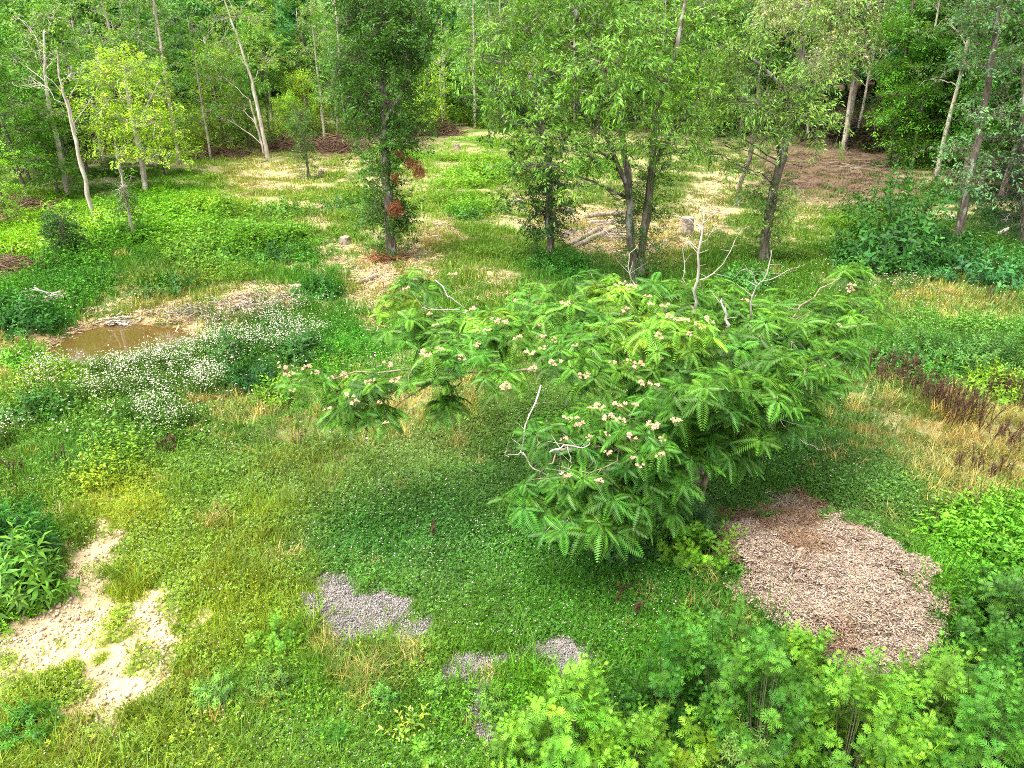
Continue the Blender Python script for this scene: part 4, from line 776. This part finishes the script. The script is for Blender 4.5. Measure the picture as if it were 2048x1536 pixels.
    FL = [(566,735),(578,748),(612,735),(630,745),(585,780),(662,755),(690,750),(700,790),(708,805),(655,818),(735,765),(745,760),(760,805),(775,728),(790,760),(770,845),(905,548),(812,577),(858,627),(848,710),(853,705),(880,697),(925,715),(955,690),(990,640),(975,660),(1005,645),(1035,675),(1080,650),(1085,672),(1030,600),(1015,770),(1012,775),(1065,735),(1112,723),(1085,695),(1110,680),(1130,605),(1135,608),(1245,565),(1262,572),(1255,578),(1235,570),(1295,592),(1300,608),(1330,610),(1250,620),(1340,632),(1355,638),(1370,640),(1395,648),(1405,655),(1380,668),(1320,672),(1225,725),(1258,720),(1275,730),(1165,752),(1175,750),(1290,765),(1310,770),(1180,815),(1200,812),(1240,808),(1135,835),(1156,843),(1215,835),(1300,850),(1128,878),(1178,876),(1215,868),(1265,873),(1325,878),(1215,905),(1265,915),(1280,930),(1130,950),(1198,960),(1305,850),(1350,840),(1320,910),(1700,580),(1705,570),(1680,650),(870,650),(940,620),(1060,705),(1150,690),(1490,600),(1240,840),(1270,808),(1420,640)]
    pp = np.stack(proj(P[:, 0], P[:, 1], P[:, 2])[:2], 1)
    for px, py in FL[:98]:
        d = np.hypot(pp[:, 0]-px, (pp[:, 1]-py)*1.0); near = np.where(d < max(45, d.min()+1))[0]; Yf = P[near, 1].min()-.18; f = bpy.data.objects.new('flower_cluster', me); COL.objects.link(f); f.parent = root
        f.location = Vector(at(px, py, Yf)-b); f.rotation_euler = (U(-.3, .3), U(-.3, .3), U(0, 6.28)); s = U(.45, 1.0); f.scale = (s, s, s)
    # dead branches
    DB = [([(1390,620,.6),(1394,560,.5),(1400,480,.5),(1408,425,.5)], .022),([(1398,500,.5),(1370,485,.6),(1366,545,.6),(1372,570,.6)], .010),([(1402,470,.5),(1380,440,.5),(1345,432,.6)], .009),([(1405,450,.5),(1425,430,.4),(1450,425,.4)], .007),([(1407,432,.5),(1400,415,.5),(1392,400,.5)], .006),([(1400,490,.5),(1420,470,.5),(1428,450,.5)], .006),
      ([(1400,560,.5),(1440,535,.4),(1470,480,.4)], .010),([(1500,640,.8),(1505,590,.7),(1535,545,.6),(1542,500,.6)], .014),([(1520,565,.6),(1560,550,.5),(1600,530,.4)], .006),([(1515,570,.6),(1500,540,.6),(1480,542,.6)], .006),([(1455,655,.2),(1450,625,.2),(1442,600,.2)], .022),
      ([(1290,600,1.2),(1262,560,1.2),(1258,520,1.2),(1275,490,1.2)], .010),([(1082,770,-.5),(1060,830,-.7),(1044,880,-.9),(1046,910,-1.0)], .012),([(1046,905,-1.0),(1070,935,-1.1),(1108,955,-1.2),(1125,940,-1.2)], .010),([(1045,905,-1.0),(1025,912,-1.0),(1008,905,-1.0)], .005),([(1100,905,-1.4),(1130,892,-1.4),(1165,895,-1.4),(1180,885,-1.3)], .012),([(1135,893,-1.4),(1145,925,-1.4),(1130,940,-1.4)], .006),
      ([(905,720,0),(880,760,-.1),(840,775,-.1),(800,768,-.1)], .010),([(920,620,1.6),(880,622,1.5),(845,615,1.5)], .008),([(1510,830,-.3),(1560,838,-.5),(1600,850,-.6)], .006),([(1560,838,-.5),(1600,880,-.6),(1640,900,-.6)], .005),([(870,560,2.2),(900,595,1.9),(930,615,1.8)], .009)]
    for pl, r in DB:
        mb = MB(); Q = spline([a_(x_, y_, o_) for x_, y_, o_ in pl], 10); Q[1:-1] += rng.normal(0, .012, (8, 3)); tube(mb, Q, np.linspace(r, r*.35, 10), 6)
        for j in range(5): i = rng.integers(2, 10); e = Q[i]+rdir(1, -.1, .8)[0]*U(.08, .3); cones(mb, Q[i][None], e[None], np.array([r*.3]))
        mb.obj('dead_branch', DEAD, root, True, b)
MBARK = solid('mimosa_bark', (.12, .095, .06), (.30, .25, .17), 16, stretch=(1, 1, .3))
build_mimosa()

# ------------------------------------------------------------------ bushes and big weeds, each one a thing
def lobed():
    mb = MB(); Y_ = np.array([(0, 0, 0), (.5, .06, .02), (1, 0, -.12), (.5, -.06, .02)]); mb.add(Y_, [(0, 3, 2, 1)])
    for s_, l in ((.18, .38), (.38, .46), (.58, .36), (.75, .22)):
        for sd_ in (-1, 1):
            a = math.radians(52)*sd_; v = np.array([(0, 0, 0), (.45, .13, .02), (1, 0, -.12), (.45, -.13, .02)])*l
            c_, n_ = math.cos(a), math.sin(a); mb.add(v @ np.array([(c_, n_, 0), (-n_, c_, 0), (0, 0, 1)])+(s_, 0, 0), [(0, 3, 2, 1)])
    return mb.tpl()
LOB = lobed()
def shoot(L, k, leaf, ls, narrow=1.):
    mb = MB(); t = np.linspace(.1, 1, k); a = np.arange(k)*2.4; P = np.stack([t*L, 0*t, 0*t], 1); up = .25+.9*t**2
    d = np.stack([up, np.cos(a), np.sin(a)], 1); M = scaled(frames(d, rng.normal(0, .25, k), up=(1, 0, 0)), ls*(1.15-.7*t)*U(.8, 1.2, k)); mb.inst(leaf, M, P, tones(k, .8, 1.2, .08)*(.9+.25*t)[:, None])
    cones(mb, np.zeros((1, 3)), np.array([[L, 0, 0]]), np.array([.005]), np.array([[.9, .95, .7]])); return mb.tpl()
SH = {'lobed': [shoot(.30, 15, LOB, .105) for _ in range(4)], 'leafy': [shoot(.32, 11, LT, .12) for _ in range(4)], 'feather': [shoot(.34, 26, LTn, .085) for _ in range(4)], 'blade': [shoot(.4, 12, LTn, .2) for _ in range(3)]}
gr_ = 'leafy ragweed bushes at the lower right'
def bush(name, label, px, py, r, h, col, style='lobed', dens=1., cat='bush', group=None, ry=None, sc=1., lump=.4):
    if group == gr_: r, h = r*.88, h*1.22
    x, y = flat(px, py, h*.62); z = float(terrain(x, y)); b = np.array([x, y, z]); root = empty(name, b, label, cat, group); ry = ry or r*.85
    fb_ = MB(); tb = MB(); n = int(165*dens*(r*ry+h*r*1.2)/sc**2)
    u = rdir(n, -.1, 1); lum = 1+lump*noise(u[:, 0]*r*2+x*3, u[:, 1]*r*2+u[:, 2]*2+y*3, .6, 12, 2)
    P = u*np.array([r, ry, h])*lum[:, None]*np.where(U(0, 1, n) < .75, U(.82, 1.03, n), U(.4, .85, n))[:, None]; P[:, 2] = np.maximum(P[:, 2], .03)
    D = norm(u*np.array([.9, .9, .4])+np.array([0, 0, .75])+rng.normal(0, .25, (n, 3))); P = P-D*.18*sc; P[:, 2] = np.maximum(P[:, 2], .02); tp = SH[style]; k = rng.integers(0, len(tp), n)
    C = np.asarray(col)*tones(n, .7, 1.28, .14)*(1+.25*noise(P[:, 0]+x, P[:, 1]+y, .4, 19))[:, None]; M = scaled(frames(D, U(0, 6.28, n)), sc*U(.75, 1.25, n))
    for i in range(len(tp)): fb_.inst(tp[i], M[k == i], P[k == i], C[k == i])
    m = min(n, 60); B0_ = np.stack([P[:m, 0]*.35, P[:m, 1]*.35, np.full(m, -.03)], 1); cones(tb, B0_, P[:m], np.full(m, .009), np.full((m, 3), .8))
    tb.obj('stem', BARKG, root); fb_.obj('foliage', LEAF, root); return root
BARKG = solid('green_stem', (.08, .10, .04), (.16, .18, .08), 20, bump=0)
R1, R2, R3, R4 = G(126, 190, 60, .58), G(98, 166, 58, .52), G(152, 205, 60, .64), G(80, 148, 50, .48)
gr = 'leafy ragweed bushes at the lower right'
for a in (
 ('ragweed_bush', 'light green lobed leaf bush lowest and leftmost of the bushes, by the gravel patch', 1135, 1440, .62, .95, R1, 'lobed', 1, 'bush', gr),
 ('ragweed_bush', 'low light green bush at the bottom edge between the leftmost bush and the grassy gap', 1260, 1500, .42, .6, R1, 'lobed', 1, 'bush', gr),
 ('ragweed_bush', 'tall deep green bush just below the left corner of the wood chip heap', 1455, 1300, .55, 1.05, R2, 'lobed', 1, 'bush', gr),
 ('ragweed_bush', 'dark green bush left of the tall bush under the wood chip heap, over shaded grass', 1340, 1340, .36, .8, R4, 'lobed', 1, 'bush', gr),
 ('ragweed_bush', 'broad deep green bush in the middle of the lower right thicket', 1545, 1400, .66, 1.05, R2, 'lobed', 1, 'bush', gr),
 ('ragweed_bush', 'small pale yellow green bush standing on the lower edge of the wood chips', 1612, 1285, .30, .6, R1*1.08, 'lobed', 1.1, 'bush', gr),
 ('ragweed_bush', 'wide green bush right of the middle of the thicket, below the wood chips', 1720, 1440, .62, .95, R1*.92, 'lobed', 1, 'bush', gr),
 ('ragweed_bush', 'green bush right of the lowest tip of the wood chip heap', 1850, 1370, .55, .9, R1, 'lobed', 1, 'bush', gr),
 ('ragweed_bush', 'blue green bush filling the bottom right corner', 1990, 1440, .58, .95, R2*.95, 'lobed', 1, 'bush', gr),
 ('ragweed_bush', 'light green bush at the bottom edge left of the bottom right corner', 1830, 1510, .45, .6, R1, 'lobed', 1, 'bush', gr),
 ('ragweed_bush', 'small grey green feathery bush at the bottom edge in the dark gap', 1490, 1500, .28, .5, G(138, 182, 92, .5), 'feather', 1.3, 'bush', gr, None, .7),
 ('ragweed_bush', 'small bright yellow green plant at the bottom in the grassy gap', 1380, 1495, .26, .4, R3, 'lobed', 1, 'bush', gr),
 ('ragweed_bush', 'rough leafy bush at the right edge beside the wood chips', 2010, 1190, .6, .8, G(92, 155, 62, .5), 'lobed', 1, 'bush', gr, None, .9),
 ('ragweed_bush', 'yellow green leafy plants at the right edge above the rough leafy bush', 2010, 1090, .5, .45, R1*.95, 'leafy', .8, 'bush', gr, None, .9),
 ('ragweed_bush', 'green bush at the right edge under the rough leafy bush', 2020, 1320, .5, .6, R4, 'lobed', 1, 'bush', gr),
 ('ragweed_bush', 'bright green plant left of the wood chips under the mimosa', 1420, 1100, .40, .5, R1, 'lobed', 1, 'bush'),
 ('ragweed_bush', 'leafy plant between the bright green plant and the mimosa foot', 1350, 1085, .38, .45, R1*.9, 'lobed', 1, 'bush'),
 ('fennel_plant', 'feathery dark green clump at the foot of the mimosa trunks', 1370, 1020, .42, .75, G(78, 130, 72, .6), 'feather', 1.3, 'bush', None, None, .8),
 ('fennel_plant', 'feathery clump left of the mimosa foot under the lowest fronds', 1250, 1060, .5, .55, G(66, 118, 60, .6), 'feather', 1.3, 'bush', None, None, .8),
 ('fennel_plant', 'low feathery clump under the leftmost low mimosa fronds', 1110, 1040, .4, .4, G(72, 132, 66, .6), 'feather', 1.3, 'bush', None, None, .8),
 ('tall_weed_bush', 'large dark green mass of tall weeds at the left edge above the bare sandy ground', -15, 1075, .65, 1.0, G(62, 140, 44, .5), 'blade', .9, 'bush', None, None, .8),
 ('tall_weed_bush', 'tall pointed leaf weeds just under the dark mass at the left edge', 35, 1150, .42, .7, G(105, 165, 60, .6), 'blade', .9, 'bush', None, None, .8),
 ('feathery_weed', 'soft grey green plant with dark base, biggest of the small feathery plants', 545, 1345, .26, .35, G(125, 178, 78, .5), 'feather', 1.3, 'weed', None, None, .6),
 ('feathery_weed', 'pale feathery plant left of the biggest feathery plant', 432, 1370, .20, .28, G(125, 185, 85, .6), 'feather', 1.2, 'weed', None, None, .6),
 ('feathery_weed', 'feathery plant below the rusty dry grass patch', 768, 1388, .14, .28, G(110, 175, 75, .6), 'feather', 1.3, 'weed', None, None, .55),
 ('feathery_weed', 'small feathery plant between the rusty grass and the gravel streak', 872, 1372, .14, .24, G(120, 180, 80, .6), 'feather', 1.3, 'weed', None, None, .55),
 ('feathery_weed', 'upright feathery plant just left of the lowest gravel spot', 985, 1395, .17, .36, G(125, 188, 78, .6), 'feather', 1.3, 'weed', None, None, .55),
 ('feathery_weed', 'green feathery plant near the bottom edge in long grass', 668, 1460, .14, .25, G(100, 175, 60, .6), 'lobed', 1.3, 'weed', None, None, .6),
 ('feathery_weed', 'light green plant at the bottom beside the broad leaved plant', 856, 1495, .15, .22, G(130, 195, 80, .6), 'lobed', 1.3, 'weed', None, None, .6),
 ('feathery_weed', 'bushy dark green weed on sand near the bottom left corner', 45, 1440, .30, .30, G(80, 150, 50, .6), 'feather', 1.2, 'weed', None, None, .7),
 ('feathery_weed', 'leafy weed in the grass left of the gravel patch', 560, 1260, .26, .3, G(120, 185, 60, .6), 'lobed', 1.1, 'weed', None, None, .7),
 ('broad_leaved_weed', 'pale yellow green broad leaved plant at the bottom centre', 828, 1462, .13, .16, G(170, 205, 90, .65), 'leafy', 1.0, 'weed', None, None, .9),
 ('broad_leaved_weed', 'grey green leafy plant growing on the wood chips', 1532, 1048, .16, .16, G(110, 160, 90, .6), 'leafy', .9, 'weed', None, None, .7),
 ('broad_leaved_weed', 'low rosette at the left tip of the wood chips', 1440, 1040, .12, .10, G(120, 180, 60, .6), 'leafy', 1.0, 'weed', None, None, .7),
 ('leafy_bush', 'bright yellow green round leafed bush in dry grass left of the mimosa', 552, 782, .38, .45, G(140, 200, 60, .62), 'leafy', 1, 'bush'),
 ('leafy_bush', 'dark green bush behind the round leafed bright bush', 505, 745, .6, .5, G(52, 115, 50, .6), 'leafy', 1.1, 'bush'),
 ('leafy_bush', 'dark mound of weeds right of the white flowers', 600, 682, .6, .6, G(70, 130, 52, .6), 'leafy', 1., 'bush'),
 ('leafy_bush', 'dark weeds between two drifts of white flowers', 462, 696, .5, .6, G(68, 125, 50, .6), 'leafy', 1., 'bush'),
 ('leafy_bush', 'bright green bush at the left edge of the pond', 42, 695, .55, .5, G(120, 195, 50, .62), 'leafy', 1., 'bush'),
 ('leafy_bush', 'green pointed leaf weed bush in front of the white flowers at left', 100, 800, .55, .55, G(82, 150, 55, .6), 'leafy', 1., 'bush'),
 ('leafy_bush', 'pale leafy bush left of the green pointed leaf weed bush', 38, 815, .45, .45, G(110, 165, 75, .6), 'leafy', 1., 'bush'),
 ('leafy_bush', 'bushy dark growth around the black stump above the pond', 640, 575, .7, .5, G(66, 138, 42, .6), 'leafy', 1., 'bush'),
 ('leafy_bush', 'dark green tall weeds left of the pond', 48, 622, .75, .65, G(60, 130, 45, .6), 'leafy', .9, 'bush', None, .8, 1.2),
 ('leafy_bush', 'leafy mound at the far left above the pond', 20, 600, .9, .8, G(66, 135, 48, .6), 'leafy', .9, 'bush', None, .8, 1.2),
 ('large_shrub', 'tall dark green shrub right of the leaning tree near the wood edge', 1800, 420, 1.7, 2.6, G(72, 140, 62, .55), 'leafy', .75, 'shrub', None, 1.5, 1.9, .4),
 ('large_shrub', 'low spreading green shrub in front of the tall dark shrub', 1775, 495, 1.6, .9, G(78, 145, 58, .55), 'leafy', .75, 'shrub', None, 1.2, 1.6, .4),
 ('large_shrub', 'blue green shrub at the right edge under the dark evergreen', 2000, 520, 1.7, .9, G(75, 150, 85, .55), 'leafy', .75, 'shrub', None, 1.2, 1.6, .4),
 ('large_shrub', 'low dark shrub in shade between the blue green tree and tall shrub', 1860, 475, 1.4, 1.1, G(50, 105, 50, .55), 'leafy', .75, 'shrub', None, 1.2, 1.6, .4),
 ('weed_mound', 'soft grey green mound of goldenrod at the right edge, upper one', 1990, 700, 1.0, .7, G(108, 166, 78, .5), 'feather', 1, 'bush', None, None, 1.1),
 ('weed_mound', 'soft grey green mound left of the upper goldenrod mound', 1860, 690, .9, .6, G(98, 158, 76, .5), 'feather', 1, 'bush', None, None, 1.1),
 ('weed_mound', 'green mound behind the purple brown stalks right of the mimosa', 1770, 705, .7, .5, G(100, 165, 80, .58), 'leafy', 1, 'bush'),
 ('weed_mound', 'light green round plant right of the purple brown stalks', 1858, 745, .42, .45, G(105, 185, 75, .6), 'leafy', 1.1, 'bush'),
 ('weed_mound', 'leafy dark plant in tan grass near the right edge behind the mounds', 1998, 550, .5, .4, G(70, 130, 60, .58), 'leafy', 1, 'bush'),
 ('weed_mound', 'yellow green weeds at the right edge below the goldenrod mounds', 2010, 760, .7, .5, G(135, 185, 60, .6), 'leafy', .9, 'bush'),
 ('weed_patch_bush', 'bright yellow green weeds on the rise behind the ivy covered tree', 960, 345, 1.6, .6, G(130, 190, 50, .6), 'leafy', .6, 'bush', None, 1.2, 1.8, .4),
 ('weed_patch_bush', 'bright clump of weeds on the rise right of the small dark tree', 1200, 330, 1.7, .6, G(120, 180, 50, .6), 'leafy', .6, 'bush', None, 1.2, 1.8, .4),
 ('weed_patch_bush', 'dark green weeds left of the straw patch under the ivy covered tree', 700, 410, 1.3, .5, G(85, 145, 50, .58), 'leafy', .7, 'bush', None, 1., 1.5, .4),
 ('weed_patch_bush', 'green weeds around the foot of the small dark tree', 1120, 520, 1.0, .5, G(70, 140, 45, .58), 'leafy', .8, 'bush', None, .8, 1.2, .4),
 ('weed_patch_bush', 'green weeds between the pale square patch and the small dark tree', 940, 420, .9, .45, G(95, 160, 48, .58), 'leafy', .7, 'bush', None, .8, 1.4, .4),
 ('weed_patch_bush', 'leafy weeds at the foot of the leaning lichened tree', 1500, 545, .9, .5, G(90, 160, 70, .58), 'leafy', .8, 'bush', None, .8, 1.2, .4)):
    bush(*a)
for px, py, r, h, c, lab in ((420, 420, 1.5, .6, R3, 'bright weeds along the upper left rise'), (240, 440, 1.6, .7, R3, 'bright yellow weeds around the slender leaning trunk'), (90, 480, 1.5, .6, R3, 'bright yellow weeds at the far left above the ivy snag'), (560, 420, 1.3, .5, R1*.85, 'green weeds in the middle of the left slope'), (420, 500, 1.4, .5, R1*.8, 'green weeds on the slope below the thin vine pole'), (330, 560, 1.1, .5, R4, 'dark weeds on the slope right of the brush heap'), (560, 500, 1.3, .45, R4, 'dark weeds on the slope beside the straw trail')):
    bush('weed_patch_bush', lab, px, py, r, h, c*.95, 'leafy', .6, 'bush', None, r*.7, 1.5, .45)

# ------------------------------------------------------------------ logs, stumps, brush heaps, dead stalks
def log(label, p1, p2, r, lift=0., name='fallen_log', bark=None, z2=None):
    a = ground(*p1); b_ = ground(*p2); a[2] += r*.8+lift; b_[2] += r*.8+(lift if z2 is None else z2); c = (a+b_)/2; root = empty(name, c, label, 'log')
    mb = MB(); Q = np.array([a+(b_-a)*t for t in np.linspace(0, 1, 9)]); Q[1:-1] += rng.normal(0, r*.12, (7, 3)); tube(mb, Q, r*U(.9, 1.08, 9), 10); mb.obj('bark', bark or LOG, root, True, c)
    d = norm(b_-a)
    for e, s_ in ((a, -1), (b_, 1)):
        m2 = MB(); tube(m2, [e, e+d*s_*.004], [r*.88, r*.86], 10); m2.obj('cut_end', CUT, root, False, c)
log('long pale log lying lowest in the pile beside the twin trunks', (1140, 492), (1202, 460), .09)
log('second pale log alongside the lowest log of the pile', (1150, 497), (1216, 466), .085)
log('grey log at the top of the pile reaching to the twin trunks', (1172, 442), (1250, 434), .09, .12)
log('grey log just under the topmost log of the pile', (1180, 448), (1250, 444), .08)
log('thin bleached pole crossing below the grey logs', (1146, 456), (1245, 446), .05)
log('short grey log lying on the straw patch under the ivy covered tree', (714, 570), (754, 556), .065)
log('dark log lying in the brush along the orange bank', (462, 626), (508, 606), .08)
log('short sawn log on the rise left of the small dark tree', (952, 432), (974, 424), .09)
log('grey sawn log behind the short sawn log on the rise', (976, 420), (1000, 408), .09)
log('pale sawn piece nearest the small dark tree on the rise', (985, 428), (1002, 420), .08)
log('bleached plank-like log at the right edge in the weeds', (1996, 472), (2016, 460), .07, 0, 'fallen_log', DEAD)
log('long dark fallen trunk on the ground in the left wood', (200, 345), (330, 330), .10)
log('fallen trunk lying in the bright weeds at far left', (60, 470), (150, 425), .07)
def stump(label, px, py, r, h, bark=None):
    b_ = ground(px, py); root = empty('tree_stump', b_, label, 'stump'); mb = MB(); P = [b_+(0, 0, -.1), b_+(0, 0, .08), b_+(U(-.03, .03), 0, h)]
    a = np.arange(14)/14*6.283; V = []; 
    for k, (p, q) in enumerate(zip(P, (r*1.45, r*1.15, r))):
        rr = q*(1+(.18, .1, .05)[k]*np.sin(a*5+U(0, 6))); V.append(np.stack([p[0]+rr*np.cos(a), p[1]+rr*np.sin(a), np.full(14, p[2])+rng.normal(0, .01, 14)*(k == 2)], 1))
    Q = [(k*14+i, k*14+(i+1) % 14, (k+1)*14+(i+1) % 14, (k+1)*14+i) for k in range(2) for i in range(14)]; mb.add(np.concatenate(V), Q); mb.obj('bark', bark or LOG, root, True, b_)
    m2 = MB(); top = V[2]*1.0; top[:, 2] -= .004; m2.add(np.concatenate([top, top.mean(0)[None]]), None, [(i, (i+1) % 14, 14) for i in range(14)]); m2.obj('cut_top', CUT, root, False, b_)
for a in (('small grey stump in the green slope left of the straw trail', 483, 474, .12, .25), ('brown stump left of the straw patch at the middle', 690, 487, .16, .22), ('tall grey stump right of the twin trunks', 1374, 470, .20, .62), ('small stump on the rise near the thin dark tree', 643, 353, .14, .3),
  ('pale stump on the far rise below the forest edge', 914, 300, .16, .35), ('low rotten stump on bare ground right of the twin trunks', 1330, 486, .12, .10), ('dark stump at the top of the orange bank above the pond', 592, 582, .15, .16), ('weathered stump hidden in weeds right of the white flowers', 462, 712, .10, .30), ('low grey stump in weeds right of the tall shrub', 1905, 440, .2, .2), ('small stump on the rise left of the log pile', 1138, 425, .12, .2)): stump(*a)
RUST = solid('rusty_leaf', (.13, .045, .02), (.30, .12, .05), 14, bump=0); LOGT = solid('grey_twig', (.13, .10, .08), (.36, .30, .25), 12, bump=0)
def heap(label, px, py, rx, h, n, mat, L=1., name='brush_heap', rk=1.):
    b_ = ground(px, py); root = empty(name, b_, label, 'brush heap'); mb = MB()
    a = U(0, 6.283, n); q = np.sqrt(U(0, 1, n)); c = np.stack([rx*q*np.cos(a), rx*.55*q*np.sin(a), h*(1-q)*U(0, 1, n)+.04], 1)
    for i in range(n):
        d = rdir(1, -.12, .45)[0]*L*U(.3, 1); Q = wob([c[i]-d*.5, c[i]-d*.1+rng.normal(0, .05*L, 3), c[i]+d*.5], .04*L); Q[:, 2] = np.maximum(Q[:, 2], .01); tube(mb, Q, np.array([1, .8, .4])*U(.008, .026)*rk, 4, c=tones(1, .7, 1.25, .05)[0])
    mb.obj('branches', mat, root, False)
for a in (('grey bleached branches heaped in weeds at the far left', 90, 605, .5, .35, 60, DEAD, .9), ('tangle of grey twigs along the bank above the pond', 430, 622, 1.2, .16, 110, LOGT, .55, 'brush_heap', .6), ('dark twiggy debris on the orange bank', 525, 606, 1.1, .18, 110, LOGT, .6, 'brush_heap', .7),
  ('bleached sticks at the far edge of the pond', 240, 645, .5, .1, 36, DEAD, .6), ('fine grey twigs right of the pond at the foot of the bank', 350, 625, .7, .12, 50, LOGT, .5, 'brush_heap', .6),
  ('dark brush pile at the far left below the bright weeds', 28, 542, 1.1, .5, 150, BROWN, 1.3), ('reddish brown brush pile at the left edge under the trees', 22, 425, 2.0, .9, 220, BROWN, 2, 'brush_heap', 1.4),
  ('brown brush heap right of the pale leaning pair of trunks', 590, 298, 2.2, 1.3, 260, BROWN, 2.2, 'brush_heap', 1.5), ('brown brush heap behind the thin dark tree', 665, 302, 2.4, 1.2, 320, BROWN, 2.2, 'brush_heap', 1.5), ('reddish brush heap at the forest edge right of the ivy covered tree', 868, 270, 2.2, 1.4, 240, BROWN, 2.2, 'brush_heap', 1.6),
  ('long low brush heap in shade at the forest edge left of centre', 440, 314, 2.2, .6, 110, BROWN, 2.2, 'brush_heap', 1.5), ('rusty dead branches around the foot of the ivy covered tree', 775, 522, .7, .35, 110, RUST, .8), ('loose sticks around the log pile by the twin trunks', 1190, 470, 1.5, .12, 110, LOGT, 1.),
  ('loose dead sticks on the brown forest edge at right', 1700, 330, 2.8, .1, 26, LOGT, 1.2), ('pale twigs strewn under the trees in the left wood', 190, 372, 2.6, .3, 34, LOGT, 1.6)): heap(*a)
DOCK = solid('dry_seed', (.035, .018, .010), (.105, .052, .030), 20, bump=0)
def stalks(label, px, py, r, h, n, mat=None):
    b_ = ground(px, py); root = empty('dead_weed', b_, label, 'dead weed'); each = n <= 8; sb = MB(); hb = MB()
    for i in range(n):
        if each: sb = MB(); hb = MB()
        a = U(0, 6.283); q = r*math.sqrt(U(0, 1)); p = np.array([q*math.cos(a), q*math.sin(a), 0]); hh = h*U(.6, 1.1); d = np.array([U(-.35, .35), U(-.25, .25), 1])*hh; e = p+d+np.array([U(-.12, .12)*hh, 0, 0]); Q = bez(p, p+d*.5+(0, 0, .05), e, 7); tube(sb, Q, np.linspace(.008, .004, 7), 4)
        for s_ in range(rng.integers(0, 3)):
            Q2 = bez(Q[3], Q[4]+rdir(1)[0]*.04, Q[3]+np.array([U(-.12, .12), U(-.12, .12), U(.12, .25)]), 5); m = 22; t = U(.25, 1, m); PP = Q2[np.minimum((t*4).astype(int), 4)]
            hb.inst(LT, scaled(frames(rdir(m, -.2, .9)), U(.012, .022, m)), PP+rng.normal(0, .006, (m, 3)), tones(m, .7, 1.3, .1)); cones(sb, Q2[:-1], Q2[1:], np.full(4, .003))
        m = 46; t = U(.45, 1, m)*6; i0 = np.minimum(t.astype(int), 5); PP = Q[i0]+(Q[i0+1]-Q[i0])*(t-i0)[:, None]; hb.inst(LT, scaled(frames(rdir(m, -.1, .9)), U(.02, .036, m)), PP+rng.normal(0, .009, (m, 3)), tones(m, .7, 1.3, .1))
        if each: st = sb.obj('stalk', DOCK, root); hb.obj('seed_head', DOCK, st)
    if not each: st = sb.obj('stalks', DOCK, root); st['kind'] = 'stuff'; sh = hb.obj('seed_heads', DOCK, root); sh['kind'] = 'stuff'
for a in (('pair of dark brown seed spikes in the tan grass left of the mimosa', 598, 905, .09, .42, 2), ('cluster of dark curved stalks in green growth left of centre', 350, 905, .14, .38, 6), ('lone dark leaning stalk left of the curved stalks', 322, 910, .05, .34, 2), ('dark seed spikes in weeds at the left', 125, 928, .08, .36, 3), ('three dark seed spikes near the left edge', 38, 945, .14, .32, 4),
  ('thin brown stalk in the clover field', 866, 1085, .04, .36, 2), ('short dark stalks in the clover below the mimosa', 1265, 1215, .22, .28, 5), ('dark purple brown stalks packed right of the mimosa crown', 1790, 765, .65, .5, 80), ('tall dark curved stalks in the tan grass at right', 1920, 835, .5, .62, 60), ('dark stalks left of the tall curved stalks', 1860, 800, .4, .5, 30), ('dark stalks reaching the right edge', 2025, 805, .45, .6, 40), ('brown stalks along the right edge below the curved stalks', 2020, 900, .45, .45, 26),
  ('single dark stalk in tan grass near the right edge below the others', 1942, 1040, .06, .5, 3), ('leaning brown stalks in the tan grass right of the clover', 1960, 955, .4, .4, 18), ('brown stalks in the weeds above the goldenrod mounds', 1985, 610, .25, .5, 7)): stalks(*a)
# orange dead sprays hanging on the ivy covered tree
def dead_sprays():
    r = [o for o in bpy.data.objects if o.get('label', '').startswith('tall ivy covered tree')][0]; b_ = np.array(r.location)
    for px, py, rr, n in ((790, 412, .22, 150), (838, 335, .22, 110), (800, 300, .13, 50), (790, 350, .12, 40), (820, 320, .16, 60)):
        mb = MB(); c = at(px, py, b_[1]-.3); P = c+rdir(n)*rr*np.array([.7, .7, 1.2])*(U(0, 1, n)**.5)[:, None]; D = rdir(n, -1, -.1); k = rng.integers(0, 5, n)
        for i in range(5): m = k == i; mb.inst(SPR['fine'][0][i], scaled(frames(D[m]), np.full(m.sum(), .4)), P[m], np.full((m.sum(), 3), 1.))
        mb.obj('dead_spray', RUST, r, False, b_)
dead_sprays()
